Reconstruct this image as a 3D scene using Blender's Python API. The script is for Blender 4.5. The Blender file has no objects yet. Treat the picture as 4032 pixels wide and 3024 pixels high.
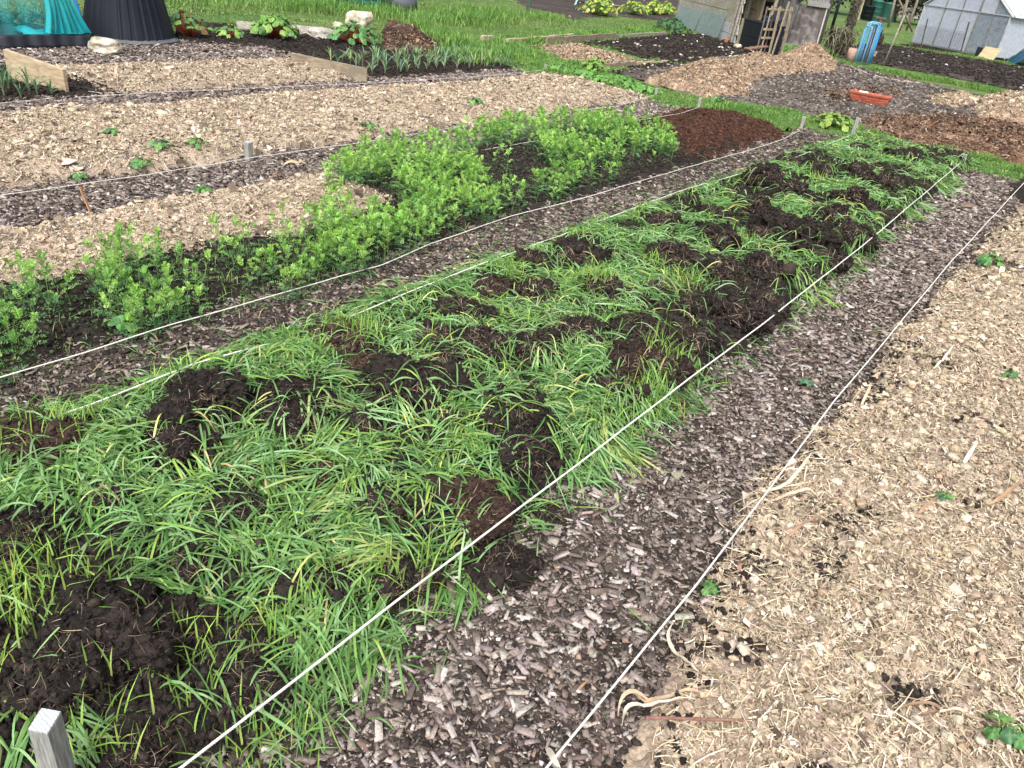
import bpy, math, random
import numpy as np
from mathutils import Vector, Matrix
random.seed(7)
rng = np.random.default_rng(11)

# ------------------------------------------------------------------ camera, sky, sun, exposure
F, CX, CY, CAMH = 3030.0, 2016.0, 1512.0, 1.6          # focal length in photo pixels (4032 x 3024), eye height
PITCH, ROLL, YAW = math.radians(29.39), math.radians(7.74), math.radians(33.12)
sp, cp = math.sin(PITCH), math.cos(PITCH)
up_ = np.array([cp*math.sin(ROLL), -cp*math.cos(ROLL), -sp])
h_ = np.array([math.cos(ROLL), math.sin(ROLL), 0.0])
f_ = np.cross(up_, h_); f_ = -f_ if f_[2] < 0 else f_
yv = f_*math.cos(YAW)+h_*math.sin(YAW)
xv = np.cross(yv, up_)
M = np.array([xv, yv, up_])                             # world axes seen in the camera: +Y runs along the beds, +X across them
sc = bpy.context.scene
cam_d = bpy.data.cameras.new('camera'); cam = bpy.data.objects.new('camera', cam_d)
sc.collection.objects.link(cam); sc.camera = cam
cam_d.sensor_width = 36.0; cam_d.lens = 36.0*F/4032; cam_d.clip_start = 0.05; cam_d.clip_end = 400
cam.matrix_world = Matrix(((M[0, 0], -M[0, 1], -M[0, 2], 0), (M[1, 0], -M[1, 1], -M[1, 2], 0), (M[2, 0], -M[2, 1], -M[2, 2], CAMH), (0, 0, 0, 1)))
SUN_EL, SUN_AZ = math.radians(52), math.radians(155)    # azimuth measured from +Y towards +X
world = bpy.data.worlds.new('World'); sc.world = world; world.use_nodes = True
wn = world.node_tree; wn.nodes.clear()
sky = wn.nodes.new('ShaderNodeTexSky'); sky.sky_type = 'NISHITA'; sky.sun_disc = False
sky.sun_elevation = SUN_EL; sky.sun_rotation = SUN_AZ; sky.dust_density = 6.0; sky.air_density = 1.0
hs = wn.nodes.new('ShaderNodeHueSaturation'); hs.inputs['Saturation'].default_value = 0.35
bg = wn.nodes.new('ShaderNodeBackground'); bg.inputs['Strength'].default_value = 0.15
wo = wn.nodes.new('ShaderNodeOutputWorld')
wn.links.new(sky.outputs[0], hs.inputs['Color']); wn.links.new(hs.outputs[0], bg.inputs[0]); wn.links.new(bg.outputs[0], wo.inputs[0])
sun_d = bpy.data.lights.new('sun', 'SUN'); sun_d.energy = 1.5; sun_d.angle = math.radians(18); sun_d.color = (1.0, 0.97, 0.93)
sun = bpy.data.objects.new('sun', sun_d); sc.collection.objects.link(sun)
sd = Vector((math.sin(SUN_AZ)*math.cos(SUN_EL), math.cos(SUN_AZ)*math.cos(SUN_EL), math.sin(SUN_EL)))
sun.rotation_euler = sd.to_track_quat('Z', 'Y').to_euler()
sc.view_settings.view_transform = 'Standard'; sc.view_settings.look = 'None'; sc.view_settings.gamma = 1
sc.view_settings.exposure = 0.75

# ------------------------------------------------------------------ where a photo point lies on the ground, and heights over it
def G(px, py, z=0.0):
    d = M @ np.array([px-CX, py-CY, F]); t = (z-CAMH)/d[2]
    return Vector((d[0]*t, d[1]*t, z))
def PR(p):
    v = np.array([p[0], p[1], p[2]-CAMH]); c = M.T @ v
    return CX+F*c[0]/c[2], CY+F*c[1]/c[2], c[2]
def UP(p, py):                                           # the height over ground point p whose picture row is py
    lo, hi = 0.0, 6.0
    for _ in range(40):
        m = (lo+hi)/2
        if PR((p[0], p[1], m))[1] > py: lo = m
        else: hi = m
    return lo
def SZ(p, px): return px*PR(p)[2]/F                      # metres covered by px pixels at p
KV = 4032/2212.0
def V(x, y, z=0.0): return G(x*KV, y*KV, z)
def vis(x, y, z=0.0, m=350):                             # inside the view with a wide margin
    c0 = M[0, 0]*x+M[1, 0]*y+M[2, 0]*(z-CAMH); c1 = M[0, 1]*x+M[1, 1]*y+M[2, 1]*(z-CAMH); c2 = M[0, 2]*x+M[1, 2]*y+M[2, 2]*(z-CAMH)
    c2s = np.where(c2 > .05, c2, .05); u = CX+F*c0/c2s; v = CY+F*c1/c2s
    return (c2 > .05) & (u > -m) & (u < 4032+m) & (v > -m) & (v < 3024+m)
def dist(x, y): return np.sqrt(x*x+y*y+CAMH*CAMH)

# ------------------------------------------------------------------ noise
def hsh(ix, iy, s):
    n = (ix.astype(np.int64)*374761393+iy.astype(np.int64)*668265263+s*2246822519) & 0xffffffff
    n = ((n ^ (n >> 13))*1274126177) & 0xffffffff
    n = (n ^ (n >> 16)) & 0xffffffff
    return n/4294967295.0
def vn(x, y, s=0):
    ix, iy = np.floor(x), np.floor(y); fx, fy = x-ix, y-iy
    fx = fx*fx*(3-2*fx); fy = fy*fy*(3-2*fy)
    a, b, c, d = hsh(ix, iy, s), hsh(ix+1, iy, s), hsh(ix, iy+1, s), hsh(ix+1, iy+1, s)
    return (a*(1-fx)+b*fx)*(1-fy)+(c*(1-fx)+d*fx)*fy
def fbm(x, y, size, octv=4, s=0, g=.5):                  # about -1..1, size = metres of the largest feature
    t = 0; a = 1; n = 0
    for o in range(octv):
        k = 2**o/size
        t = t+a*(vn(x*k+17.3*o, y*k-9.1*o, s+o)*2-1); n += a; a *= g
    return t/n
def lumps(x, y, size, s=0):                              # rounded lumps, 0..1
    X, Y = x/size, y/size; ix, iy = np.floor(X), np.floor(Y); best = np.full(np.shape(X), 9.0)
    for dx in (-1, 0, 1):
        for dy in (-1, 0, 1):
            jx, jy = ix+dx, iy+dy
            ax = jx+.15+.7*hsh(jx, jy, s+5); ay = jy+.15+.7*hsh(jx, jy, s+9); r = .55+.6*hsh(jx, jy, s+13)
            best = np.minimum(best, ((X-ax)**2+(Y-ay)**2)/(r*r))
    return np.sqrt(np.clip(1-best, 0, 1))
def vn3(p, s=0):
    i = np.floor(p); f = p-i; f = f*f*(3-2*f); r = 0
    for dx in (0, 1):
        for dy in (0, 1):
            for dz in (0, 1):
                w = (f[:, 0] if dx else 1-f[:, 0])*(f[:, 1] if dy else 1-f[:, 1])*(f[:, 2] if dz else 1-f[:, 2])
                r = r+w*hsh(i[:, 0]+dx+(i[:, 2]+dz)*57, i[:, 1]+dy, s)
    return r
def fbm3(p, size, octv=4, s=0, g=.55):
    t = 0; a = 1; n = 0
    for o in range(octv):
        t = t+a*(vn3(p*(2**o/size)+o*7.7, s+o)*2-1); n += a; a *= g
    return t/n
def sst(a, b, x):
    t = np.clip((x-a)/(b-a), 0, 1); return t*t*(3-2*t)
def pick(pal, n, wts=None, var=.12):
    pal = np.array(pal); w = None if wts is None else np.array(wts[:len(pal)])/sum(wts[:len(pal)])
    c = pal[rng.choice(len(pal), n, p=w)]
    return np.clip(c*(1+rng.normal(0, var, (n, 1)))*(1+rng.normal(0, .03, (n, 3))), .003, .95)

# ------------------------------------------------------------------ materials (all procedural)
def newmat(name):
    m = bpy.data.materials.new(name); m.use_nodes = True; nt = m.node_tree
    return m, nt, nt.nodes['Principled BSDF']
def N(nt, t, **kw):
    n = nt.nodes.new(t)
    for k, v in kw.items():
        if k in n.inputs: n.inputs[k].default_value = v
        else: setattr(n, k, v)
    return n
def mat_vc(name, rough=.9, nscale=120, amt=.35, bump=.0, bscale=200, transl=0.0, spec=.2):
    """colour comes from the mesh's own colour attribute, with fine noise on top"""
    m, nt, b = newmat(name)
    at = N(nt, 'ShaderNodeAttribute', attribute_name='Col')
    tc = N(nt, 'ShaderNodeTexCoord'); no = N(nt, 'ShaderNodeTexNoise', Scale=nscale, Detail=3.0)
    mr = N(nt, 'ShaderNodeMapRange'); mr.inputs['From Min'].default_value = .3; mr.inputs['From Max'].default_value = .7
    mr.inputs['To Min'].default_value = 1-amt; mr.inputs['To Max'].default_value = 1+amt
    vm = N(nt, 'ShaderNodeVectorMath', operation='SCALE')
    L = nt.links
    L.new(tc.outputs['Object'], no.inputs['Vector']); L.new(no.outputs[0], mr.inputs['Value'])
    L.new(at.outputs['Color'], vm.inputs[0]); L.new(mr.outputs[0], vm.inputs['Scale']); L.new(vm.outputs[0], b.inputs['Base Color'])
    b.inputs['Roughness'].default_value = rough; b.inputs['Specular IOR Level'].default_value = spec
    if bump:
        nb = N(nt, 'ShaderNodeTexNoise', Scale=bscale, Detail=4.0); bp = N(nt, 'ShaderNodeBump', Strength=1.0, Distance=bump)
        L.new(tc.outputs['Object'], nb.inputs['Vector']); L.new(nb.outputs[0], bp.inputs['Height']); L.new(bp.outputs[0], b.inputs['Normal'])
    if transl:
        tr = N(nt, 'ShaderNodeBsdfTranslucent'); mx = N(nt, 'ShaderNodeMixShader', Fac=transl)
        L.new(vm.outputs[0], tr.inputs[0]); L.new(b.outputs[0], mx.inputs[1]); L.new(tr.outputs[0], mx.inputs[2])
        L.new(mx.outputs[0], nt.nodes['Material Output'].inputs[0])
    return m
def mat_p(name, c1, c2, scale=6, rough=.7, stretch=(1, 1, 1), bump=.002, bscale=None, metallic=0, spec=.3, lo=.35, hi=.65, detail=6, c3=None, s3=1.5):
    """two-tone noise paint: wood grain when stretched, stained plastic or stone otherwise"""
    m, nt, b = newmat(name); L = nt.links
    tc = N(nt, 'ShaderNodeTexCoord'); mp = N(nt, 'ShaderNodeMapping'); mp.inputs['Scale'].default_value = stretch
    no = N(nt, 'ShaderNodeTexNoise', Scale=scale, Detail=detail, Roughness=.65)
    cr = N(nt, 'ShaderNodeValToRGB'); cr.color_ramp.elements[0].position = lo; cr.color_ramp.elements[1].position = hi
    cr.color_ramp.elements[0].color = (*c1, 1); cr.color_ramp.elements[1].color = (*c2, 1)
    L.new(tc.outputs['Object'], mp.inputs[0]); L.new(mp.outputs[0], no.inputs['Vector']); L.new(no.outputs[0], cr.inputs[0])
    out = cr.outputs[0]
    if c3:
        n3 = N(nt, 'ShaderNodeTexNoise', Scale=s3, Detail=5.0); r3 = N(nt, 'ShaderNodeValToRGB')
        r3.color_ramp.elements[0].position = .5; r3.color_ramp.elements[1].position = .65
        mx = N(nt, 'ShaderNodeMix', data_type='RGBA'); L.new(tc.outputs['Object'], n3.inputs['Vector']); L.new(n3.outputs[0], r3.inputs[0])
        L.new(r3.outputs[0], mx.inputs[0]); L.new(out, mx.inputs[6]); mx.inputs[7].default_value = (*c3, 1); out = mx.outputs[2]
    L.new(out, b.inputs['Base Color'])
    b.inputs['Roughness'].default_value = rough; b.inputs['Metallic'].default_value = metallic; b.inputs['Specular IOR Level'].default_value = spec
    if bump:
        bp = N(nt, 'ShaderNodeBump', Strength=.8, Distance=bump); nb = no
        if bscale:
            nb = N(nt, 'ShaderNodeTexNoise', Scale=bscale, Detail=6.0); L.new(mp.outputs[0], nb.inputs['Vector'])
        L.new(nb.outputs[0], bp.inputs['Height']); L.new(bp.outputs[0], b.inputs['Normal'])
    return m
def mat_sheer(name, col, alpha, rough=.4):
    m, nt, b = newmat(name); L = nt.links
    b.inputs['Base Color'].default_value = (*col, 1); b.inputs['Roughness'].default_value = rough
    tl = N(nt, 'ShaderNodeBsdfTranslucent'); tl.inputs[0].default_value = (*col, 1)
    m1 = N(nt, 'ShaderNodeMixShader', Fac=.4); L.new(b.outputs[0], m1.inputs[1]); L.new(tl.outputs[0], m1.inputs[2])
    tr = N(nt, 'ShaderNodeBsdfTransparent'); m2 = N(nt, 'ShaderNodeMixShader')
    no = N(nt, 'ShaderNodeTexNoise', Scale=7.0, Detail=3.0); tc = N(nt, 'ShaderNodeTexCoord'); mr = N(nt, 'ShaderNodeMapRange')
    mr.inputs['From Min'].default_value = .3; mr.inputs['From Max'].default_value = .7
    mr.inputs['To Min'].default_value = alpha-.12; mr.inputs['To Max'].default_value = min(1, alpha+.12)
    L.new(tc.outputs['Object'], no.inputs['Vector']); L.new(no.outputs[0], mr.inputs[0]); L.new(mr.outputs[0], m2.inputs[0])
    L.new(tr.outputs[0], m2.inputs[1]); L.new(m1.outputs[0], m2.inputs[2]); L.new(m2.outputs[0], nt.nodes['Material Output'].inputs[0])
    return m
MS = mat_vc('soil', .95, 90, .35, .006, 160)
MSF = mat_vc('far_soil', .95, 25, .35, .02, 30)
MF = mat_vc('fibre', .85, 60, .15)
MC = mat_vc('chip_wood', .85, 150, .3, .0015, 300)
ML = mat_vc('leaf', .5, 40, .15, transl=.25, spec=.4)
MG = mat_vc('grass_blade', .5, 30, .12, transl=.25, spec=.35)
MW_grey = mat_p('weathered_wood', (.17, .165, .15), (.36, .35, .32), 14, .85, (9, 9, .8), .001)
MW_end = mat_p('end_grain', (.22, .24, .27), (.52, .54, .55), 30, .8, (1, 9, 1), .001)
MW_pale = mat_p('pale_board', (.30, .24, .16), (.52, .44, .31), 5, .8, (1.5, 1.5, 14), .001)
MW_board = mat_p('damp_board', (.15, .12, .085), (.34, .28, .20), 4, .8, (2, 2, 10), .001, c3=(.20, .17, .13), s3=5)
MW_old = mat_p('old_timber', (.16, .145, .12), (.38, .35, .29), 4, .9, (1, 6, 14), .004)
MW_dark = mat_p('dark_timber', (.05, .042, .036), (.13, .11, .095), 6, .9, (2, 2, 10), .004)
MPALLET = mat_p('pallet_wood', (.18, .14, .09), (.42, .35, .25), 6, .85, (12, 12, .8), .001)
MBLK = mat_p('black_plastic', (.007, .009, .016), (.012, .015, .024), 3, .5, bump=.0005, spec=.2)
MTERRA = mat_p('terracotta_plastic', (.33, .085, .05), (.46, .14, .09), 8, .55, bump=.0008)
MROPE = mat_p('white_twine', (.55, .53, .48), (.78, .76, .71), 60, .8, bump=.0003)
MSTONE = mat_p('flint_stone', (.25, .21, .15), (.66, .61, .50), 7, .9, bump=.02, bscale=14, c3=(.70, .68, .62), s3=5)

# ------------------------------------------------------------------ object helpers
COL = sc.collection
def tag(o, label=None, cat=None, group=None, kind=None):
    if label: o['label'] = label
    if cat: o['category'] = cat
    if group: o['group'] = group
    if kind: o['kind'] = kind
    return o
def empty(name, loc, label, cat, group=None):
    o = bpy.data.objects.new(name, None); o.empty_display_size = .1; o.location = loc; COL.objects.link(o)
    return tag(o, label, cat, group)
def np_mesh(name, verts, faces, mat, cols=None, loc=(0, 0, 0), parent=None, smooth=False):
    verts = np.asarray(verts, dtype=np.float32).reshape(-1, 3)
    off = np.array(parent.location if parent else loc, dtype=np.float32)
    me = bpy.data.meshes.new(name); faces = np.asarray(faces, dtype=np.int32); k = faces.shape[1]
    me.vertices.add(len(verts)); me.vertices.foreach_set('co', (verts-off).ravel())
    me.loops.add(faces.size); me.loops.foreach_set('vertex_index', faces.ravel())
    me.polygons.add(len(faces)); me.polygons.foreach_set('loop_start', np.arange(0, faces.size, k, dtype=np.int32))
    me.polygons.foreach_set('loop_total', np.full(len(faces), k, dtype=np.int32))
    if smooth: me.polygons.foreach_set('use_smooth', np.ones(len(faces), dtype=bool))
    me.update(calc_edges=True)
    if cols is not None:
        a = me.attributes.new('Col', 'FLOAT_COLOR', 'POINT'); c4 = np.ones((len(verts), 4), dtype=np.float32)
        c4[:, :3] = np.asarray(cols).reshape(-1, 3); a.data.foreach_set('color', c4.ravel())
    me.materials.append(mat)
    o = bpy.data.objects.new(name, me); COL.objects.link(o)
    if parent: o.parent = parent
    else: o.location = loc
    return o
class MB:
    """collects shapes and links them as one mesh"""
    def __init__(s): s.v = []; s.f = []
    def add(s, vs, fs):
        n = len(s.v); s.v += [tuple(v) for v in vs]; s.f += [tuple(i+n for i in f) for f in fs]; return s
    def beam(s, p0, p1, w, h, up=(0, 0, 1), w1=None, h1=None):
        p0, p1 = Vector(p0), Vector(p1); d = (p1-p0).normalized(); u = Vector(up)
        if abs(d.dot(u)) > .98: u = Vector((0, 1, 0)) if abs(d.y) < .9 else Vector((1, 0, 0))
        a = d.cross(u).normalized(); b = a.cross(d).normalized(); w1 = w if w1 is None else w1; h1 = h if h1 is None else h1
        vs = [p+a*(sx*ww/2)+b*(sy*hh/2) for p, ww, hh in ((p0, w, h), (p1, w1, h1)) for sx, sy in ((-1, -1), (1, -1), (1, 1), (-1, 1))]
        return s.add(vs, [(3, 2, 1, 0), (4, 5, 6, 7), (0, 1, 5, 4), (1, 2, 6, 5), (2, 3, 7, 6), (3, 0, 4, 7)])
    def box(s, c, size, rz=0.0):
        c = Vector(c); R = Matrix.Rotation(rz, 3, 'Z')
        vs = [c+R @ Vector((x*size[0]/2, y*size[1]/2, z*size[2]/2)) for z in (-1, 1) for x, y in ((-1, -1), (1, -1), (1, 1), (-1, 1))]
        return s.add(vs, [(3, 2, 1, 0), (4, 5, 6, 7), (0, 1, 5, 4), (1, 2, 6, 5), (2, 3, 7, 6), (3, 0, 4, 7)])
    def tube(s, pts, r, n=8, r1=None):
        pts = [Vector(p) for p in pts]; m = len(pts); vs = []; fs = []; ref = None
        for i, p in enumerate(pts):
            d = (pts[min(i+1, m-1)]-pts[max(i-1, 0)]).normalized()
            if ref is None: ref = Vector((0, 0, 1)) if abs(d.z) < .9 else Vector((1, 0, 0))
            a = d.cross(ref).normalized(); b = d.cross(a).normalized(); ref = -b if False else ref
            rr = r if r1 is None else r+(r1-r)*i/max(1, m-1)
            vs += [p+a*(rr*math.cos(2*math.pi*k/n))+b*(rr*math.sin(2*math.pi*k/n)) for k in range(n)]
        for i in range(m-1):
            for k in range(n): fs.append((i*n+k, i*n+(k+1) % n, (i+1)*n+(k+1) % n, (i+1)*n+k))
        fs.append(tuple(range(n))[::-1]); fs.append(tuple((m-1)*n+k for k in range(n)))
        return s.add(vs, fs)
    def quadstrip(s, rows, th=.0):
        n = len(rows[0]); vs = [v for r in rows for v in r]
        fs = [(i*n+k, i*n+k+1, (i+1)*n+k+1, (i+1)*n+k) for i in range(len(rows)-1) for k in range(n-1)]
        return s.add(vs, fs)
    def prism(s, pts, d):
        pts = [Vector(p) for p in pts]; d = Vector(d); n = len(pts)
        return s.add(pts+[p+d for p in pts], [tuple(range(n))[::-1], tuple(range(n, 2*n))]+[(i, (i+1) % n, n+(i+1) % n, n+i) for i in range(n)])
    def lathe(s, c, prof, n=32, ax=(0, 0, 1), rib=0, nr=0):
        c = Vector(c); q = Vector((0, 0, 1)).rotation_difference(Vector(ax).normalized()); vs = []; fs = []
        for r, z in prof:
            for k in range(n):
                a = 2*math.pi*k/n; rr = r+(rib if nr and (k*nr*2//n) % 2 else 0)
                vs.append(c+q @ Vector((rr*math.cos(a), rr*math.sin(a), z)))
        for i in range(len(prof)-1):
            for k in range(n): fs.append((i*n+k, i*n+(k+1) % n, (i+1)*n+(k+1) % n, (i+1)*n+k))
        fs.append(tuple(range(n))[::-1]); fs.append(tuple((len(prof)-1)*n+k for k in range(n)))
        return s.add(vs, fs)
    def build(s, name, mat, parent=None, loc=None, bevel=0.0, smooth=False, solid=0.0):
        off = Vector(parent.location) if parent else (Vector(loc) if loc is not None else Vector((0, 0, 0)))
        me = bpy.data.meshes.new(name); me.from_pydata([tuple(Vector(v)-off) for v in s.v], [], s.f); me.materials.append(mat)
        o = bpy.data.objects.new(name, me); COL.objects.link(o)
        if parent: o.parent = parent
        else: o.location = off
        if solid: md = o.modifiers.new('solid', 'SOLIDIFY'); md.thickness = solid; md.offset = 0
        if bevel: md = o.modifiers.new('bevel', 'BEVEL'); md.width = bevel; md.segments = 2; md.limit_method = 'ANGLE'
        if smooth: me.polygons.foreach_set('use_smooth', [True]*len(me.polygons))
        return o

# ------------------------------------------------------------------ ground sheets
def poly_d(poly, x, y):                                  # signed distance, negative inside
    poly = np.array(poly, dtype=float); d = np.full(np.shape(x), 1e9); ins = np.zeros(np.shape(x), bool); n = len(poly)
    for i in range(n):
        ax, ay = poly[i]; bx, by = poly[(i+1) % n]; ex, ey = bx-ax, by-ay
        t = np.clip(((x-ax)*ex+(y-ay)*ey)/(ex*ex+ey*ey+1e-12), 0, 1)
        d = np.minimum(d, (x-ax-t*ex)**2+(y-ay-t*ey)**2)
        c = ((ay > y) != (by > y)) & (x < ex*(y-ay)/(ey if abs(ey) > 1e-9 else 1e-9)+ax); ins ^= c
    return np.where(ins, -1, 1)*np.sqrt(d)
SHEETS = []
class Sheet:
    def __init__(s, poly, hf, wob=.04, wsize=.18, drop=.06, seed=0, solid=True):
        s.poly = [(float(p[0]), float(p[1])) for p in poly]; s.hf = hf; s.wob = wob; s.ws = wsize; s.drop = drop; s.seed = seed
        if solid: SHEETS.append(s)
    def d(s, x, y): return poly_d(s.poly, x, y)+s.wob*fbm(x, y, s.ws, 3, s.seed+40)*1.5
    ew = -.03
    def z(s, x, y, d=None):
        d = s.d(x, y) if d is None else d
        return s.hf(x, y, d)-s.drop*sst(s.ew, .09, d)
    def build(s, name, colf, mat, lod=.0028, mind=None, pad=.12):
        P = np.array(s.poly); x0, y0 = P.min(0)-pad; x1, y1 = P.max(0)+pad
        if mind is None: mind = 0.0
        def axis(a, b, o):
            out = [a]
            while out[-1] < b:
                c = out[-1]; dd = math.sqrt(c*c+o*o+CAMH*CAMH); out.append(c+max(.006, dd*lod))
            return np.array(out)
        ox = min(max(0, x0), x1) if x0 > 0 or x1 < 0 else 0; ox = 0 if x0 < 0 < x1 else min(abs(x0), abs(x1))
        oy = 0 if y0 < 0 < y1 else min(abs(y0), abs(y1))
        xs, ys = axis(x0, x1, max(oy, mind)), axis(y0, y1, max(ox, mind))
        X, Y = np.meshgrid(xs, ys); d = s.d(X, Y); Z = s.z(X, Y, d)
        C = colf(X, Y, d, Z)
        nx, ny = len(xs), len(ys); idx = np.arange(nx*ny).reshape(ny, nx)
        q = np.stack([idx[:-1, :-1], idx[:-1, 1:], idx[1:, 1:], idx[1:, :-1]], -1).reshape(-1, 4)
        ok = (d < .11).ravel(); q = q[ok[q].all(1)]
        used = np.zeros(nx*ny, bool); used[q.ravel()] = True; rm = np.cumsum(used)-1
        vs = np.stack([X, Y, Z], -1).reshape(-1, 3)[used]
        return np_mesh(name, vs, rm[q], mat, np.asarray(C).reshape(-1, 3)[used], smooth=True)
def Zt(x, y):                                            # top of the ground
    z = np.full(np.shape(x), -.05)
    for s in SHEETS:
        P = np.array(s.poly); m = (x > P[:, 0].min()-.1) & (x < P[:, 0].max()+.1) & (y > P[:, 1].min()-.1) & (y < P[:, 1].max()+.1)
        if m.any(): z[m] = np.maximum(z[m], s.z(x[m], y[m]))
    return z
def mixc(a, b, t): t = np.asarray(t)[..., None]; return np.array(a)*(1-t)+np.array(b)*t
SOIL, SOILB = np.array((.017, .0135, .012)), np.array((.038, .029, .0245))
STRAW, STRAWD = np.array((.37, .295, .225)), np.array((.11, .08, .06))
def c_soil(x, y, d, z): return mixc(SOIL, SOILB, sst(-.3, .6, fbm(x, y, .12, 4, 3)))
def c_path(x, y, d, z):
    c = mixc((.035, .027, .023), (.095, .076, .066), sst(-.4, .5, fbm(x, y, .05, 3, 8)))
    return c
def c_straw(x, y, d, z):
    c = mixc(STRAW, STRAWD, sst(.0, .7, fbm(x, y, .09, 4, 21)))
    c = mixc(c, (.46, .39, .31), sst(.25, .8, fbm(x, y, .05, 3, 25)))
    return mixc(c, (.07, .052, .042), sst(.2, .5, fbm(x, y, .16, 4, 31))*.8)
def h_path(x, y, d): return .012*fbm(x, y, .25, 3, 2)+.006*fbm(x, y, .03, 3, 4)
def h_straw(x, y, d): return .05*sst(.02, -.25, d)+.02*fbm(x, y, .22, 3, 5)+.018*lumps(x, y, .14, 11)+.024*lumps(x, y, .06, 3)+.010*lumps(x, y, .025, 9)+.006*fbm(x, y, .015, 2, 7)
def h_soil(x, y, d): return .01+.015*fbm(x, y, .3, 3, 5)+.02*lumps(x, y, .07, 33)+.01*lumps(x, y, .03, 39)+.005*fbm(x, y, .02, 3, 7)
def h_dug(x, y, d):
    inn = sst(.02, -.12, d); tr = np.exp(-((x+.96)/.05)**2)*sst(.9, 1.15, y)*sst(2.15, 1.95, y)
    return -.005+inn*(.015+.05*lumps(x, y, .3, 71)+.035*fbm(x, y, .35, 3, 55))+.034*lumps(x, y, .085, 73)*(.4+.6*inn)+.015*lumps(x, y, .033, 75)+.010*fbm(x, y, .022, 3, 77)-.13*tr

# ------------------------------------------------------------------ scatter helpers
def sample(sheet, D, x0=None, d_max=.0, wob=None, fall=1.3, near=2.6, lo=.08, keep=None, poly=None):
    P = np.array(poly if poly is not None else sheet.poly); a, b = P.min(0)-.15, P.max(0)+.15
    n = int(D*(b[0]-a[0])*(b[1]-a[1]))
    out = []
    while n > 0:
        k = min(n, 400000); n -= k
        x = rng.uniform(a[0], b[0], k); y = rng.uniform(a[1], b[1], k)
        p = np.clip((near/dist(x, y))**fall, lo, 1); m = (rng.random(k) < p) & vis(x, y); x, y = x[m], y[m]
        d = (sheet.d(x, y) if sheet is not None else poly_d(poly, x, y)); m = d < d_max
        x, y, d = x[m], y[m], d[m]
        if keep is not None and len(x): m = rng.random(len(x)) < keep(x, y, d); x, y = x[m], y[m]
        if sheet is not None and sheet in SHEETS and len(x): m = sheet.z(x, y) > Zt(x, y)-.02; x, y = x[m], y[m]
        out.append((x, y))
    return np.concatenate([o[0] for o in out]), np.concatenate([o[1] for o in out])
def grow(x, y, k=.5, near=2.6, mx=2.2): return np.clip((dist(x, y)/near)**k, 1, mx)
def rot_frames(n, tilt):
    yaw = rng.uniform(0, 2*np.pi, n); t1 = rng.normal(0, tilt, n); t2 = rng.normal(0, tilt, n)
    a = np.stack([np.cos(yaw)*np.cos(t1), np.sin(yaw)*np.cos(t1), np.sin(t1)], -1)
    s0 = np.stack([-np.sin(yaw), np.cos(yaw), np.zeros(n)], -1); u = np.cross(a, s0)
    s = s0*np.cos(t2)[:, None]+u*np.sin(t2)[:, None]; u = np.cross(a, s)
    return a, s, u
BOXQ = np.array([(3, 2, 1, 0), (4, 5, 6, 7), (0, 1, 5, 4), (1, 2, 6, 5), (2, 3, 7, 6), (3, 0, 4, 7)])
def chips(name, x, y, L, W, T, cols, mat=None, tilt=.25, lift=.0, **kw):
    n = len(x); a, s, u = rot_frames(n, tilt); c = np.stack([x, y, Zt(x, y)+T*.45+lift+np.abs(rng.normal(0, .0035, n))], -1)
    vs = np.zeros((n, 8, 3))
    for i, (sx, sy, sz) in enumerate([(-1, -1, -1), (1, -1, -1), (1, 1, -1), (-1, 1, -1), (-1, -1, 1), (1, -1, 1), (1, 1, 1), (-1, 1, 1)]):
        jl = 1+rng.uniform(-.35, .15, n); jw = 1+rng.uniform(-.45, .15, n)
        vs[:, i] = c+a*(sx*L*.5*jl)[:, None]+s*(sy*W*.5*jw)[:, None]+u*(sz*T*.5)[:, None]
    fs = (np.arange(n)[:, None, None]*8+BOXQ[None]).reshape(-1, 4)
    return np_mesh(name, vs, fs, mat or MC, np.repeat(cols, 8, 0), **kw)
def flakes(name, x, y, L, W, cols, tilt=.5, lift=.004, mat=None, **kw):
    n = len(x); a, s, u = rot_frames(n, tilt); c = np.stack([x, y, Zt(x, y)+lift+np.abs(rng.normal(0, .003, n))], -1)
    vs = np.zeros((n, 4, 3))
    for i, (sx, sy) in enumerate([(-1, -1), (1, -1), (1, 1), (-1, 1)]):
        vs[:, i] = c+a*(sx*L*.5*rng.uniform(.6, 1.1, n))[:, None]+s*(sy*W*.5*rng.uniform(.5, 1.1, n))[:, None]+u*(rng.normal(0, .25, n)*W)[:, None]
    fs = (np.arange(n)[:, None]*4+np.arange(4)[None])
    return np_mesh(name, vs, fs, mat or MF, np.repeat(cols, 4, 0), **kw)
def strips(name, P, w, side, cols, mat, prof=None, root=None, **kw):
    """P: n x R x 3 centre lines; w: n widths; side: n x 3 or n x R x 3"""
    n, R = P.shape[:2]; t = np.linspace(0, 1, R)
    prof = np.clip(1.15-t**3*1.1, .04, 1) if prof is None else prof
    if side.ndim == 2: side = side[:, None, :]
    off = side*(w[:, None]*prof[None]*.5)[..., None]
    vs = np.stack([P-off, P+off], 2)
    b = np.arange(n)[:, None]*R*2+np.arange(R-1)[None]*2
    fs = np.stack([b, b+1, b+3, b+2], -1).reshape(-1, 4)
    C = np.repeat(cols[:, None], R, 1)
    if root is not None: k = np.clip(1-t*2.2, 0, 1)[None, :, None]*.8; C = C*(1-k)+np.array(root)*k
    return np_mesh(name, vs, fs, mat, np.repeat(C[:, :, None], 2, 2), **kw)
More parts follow.
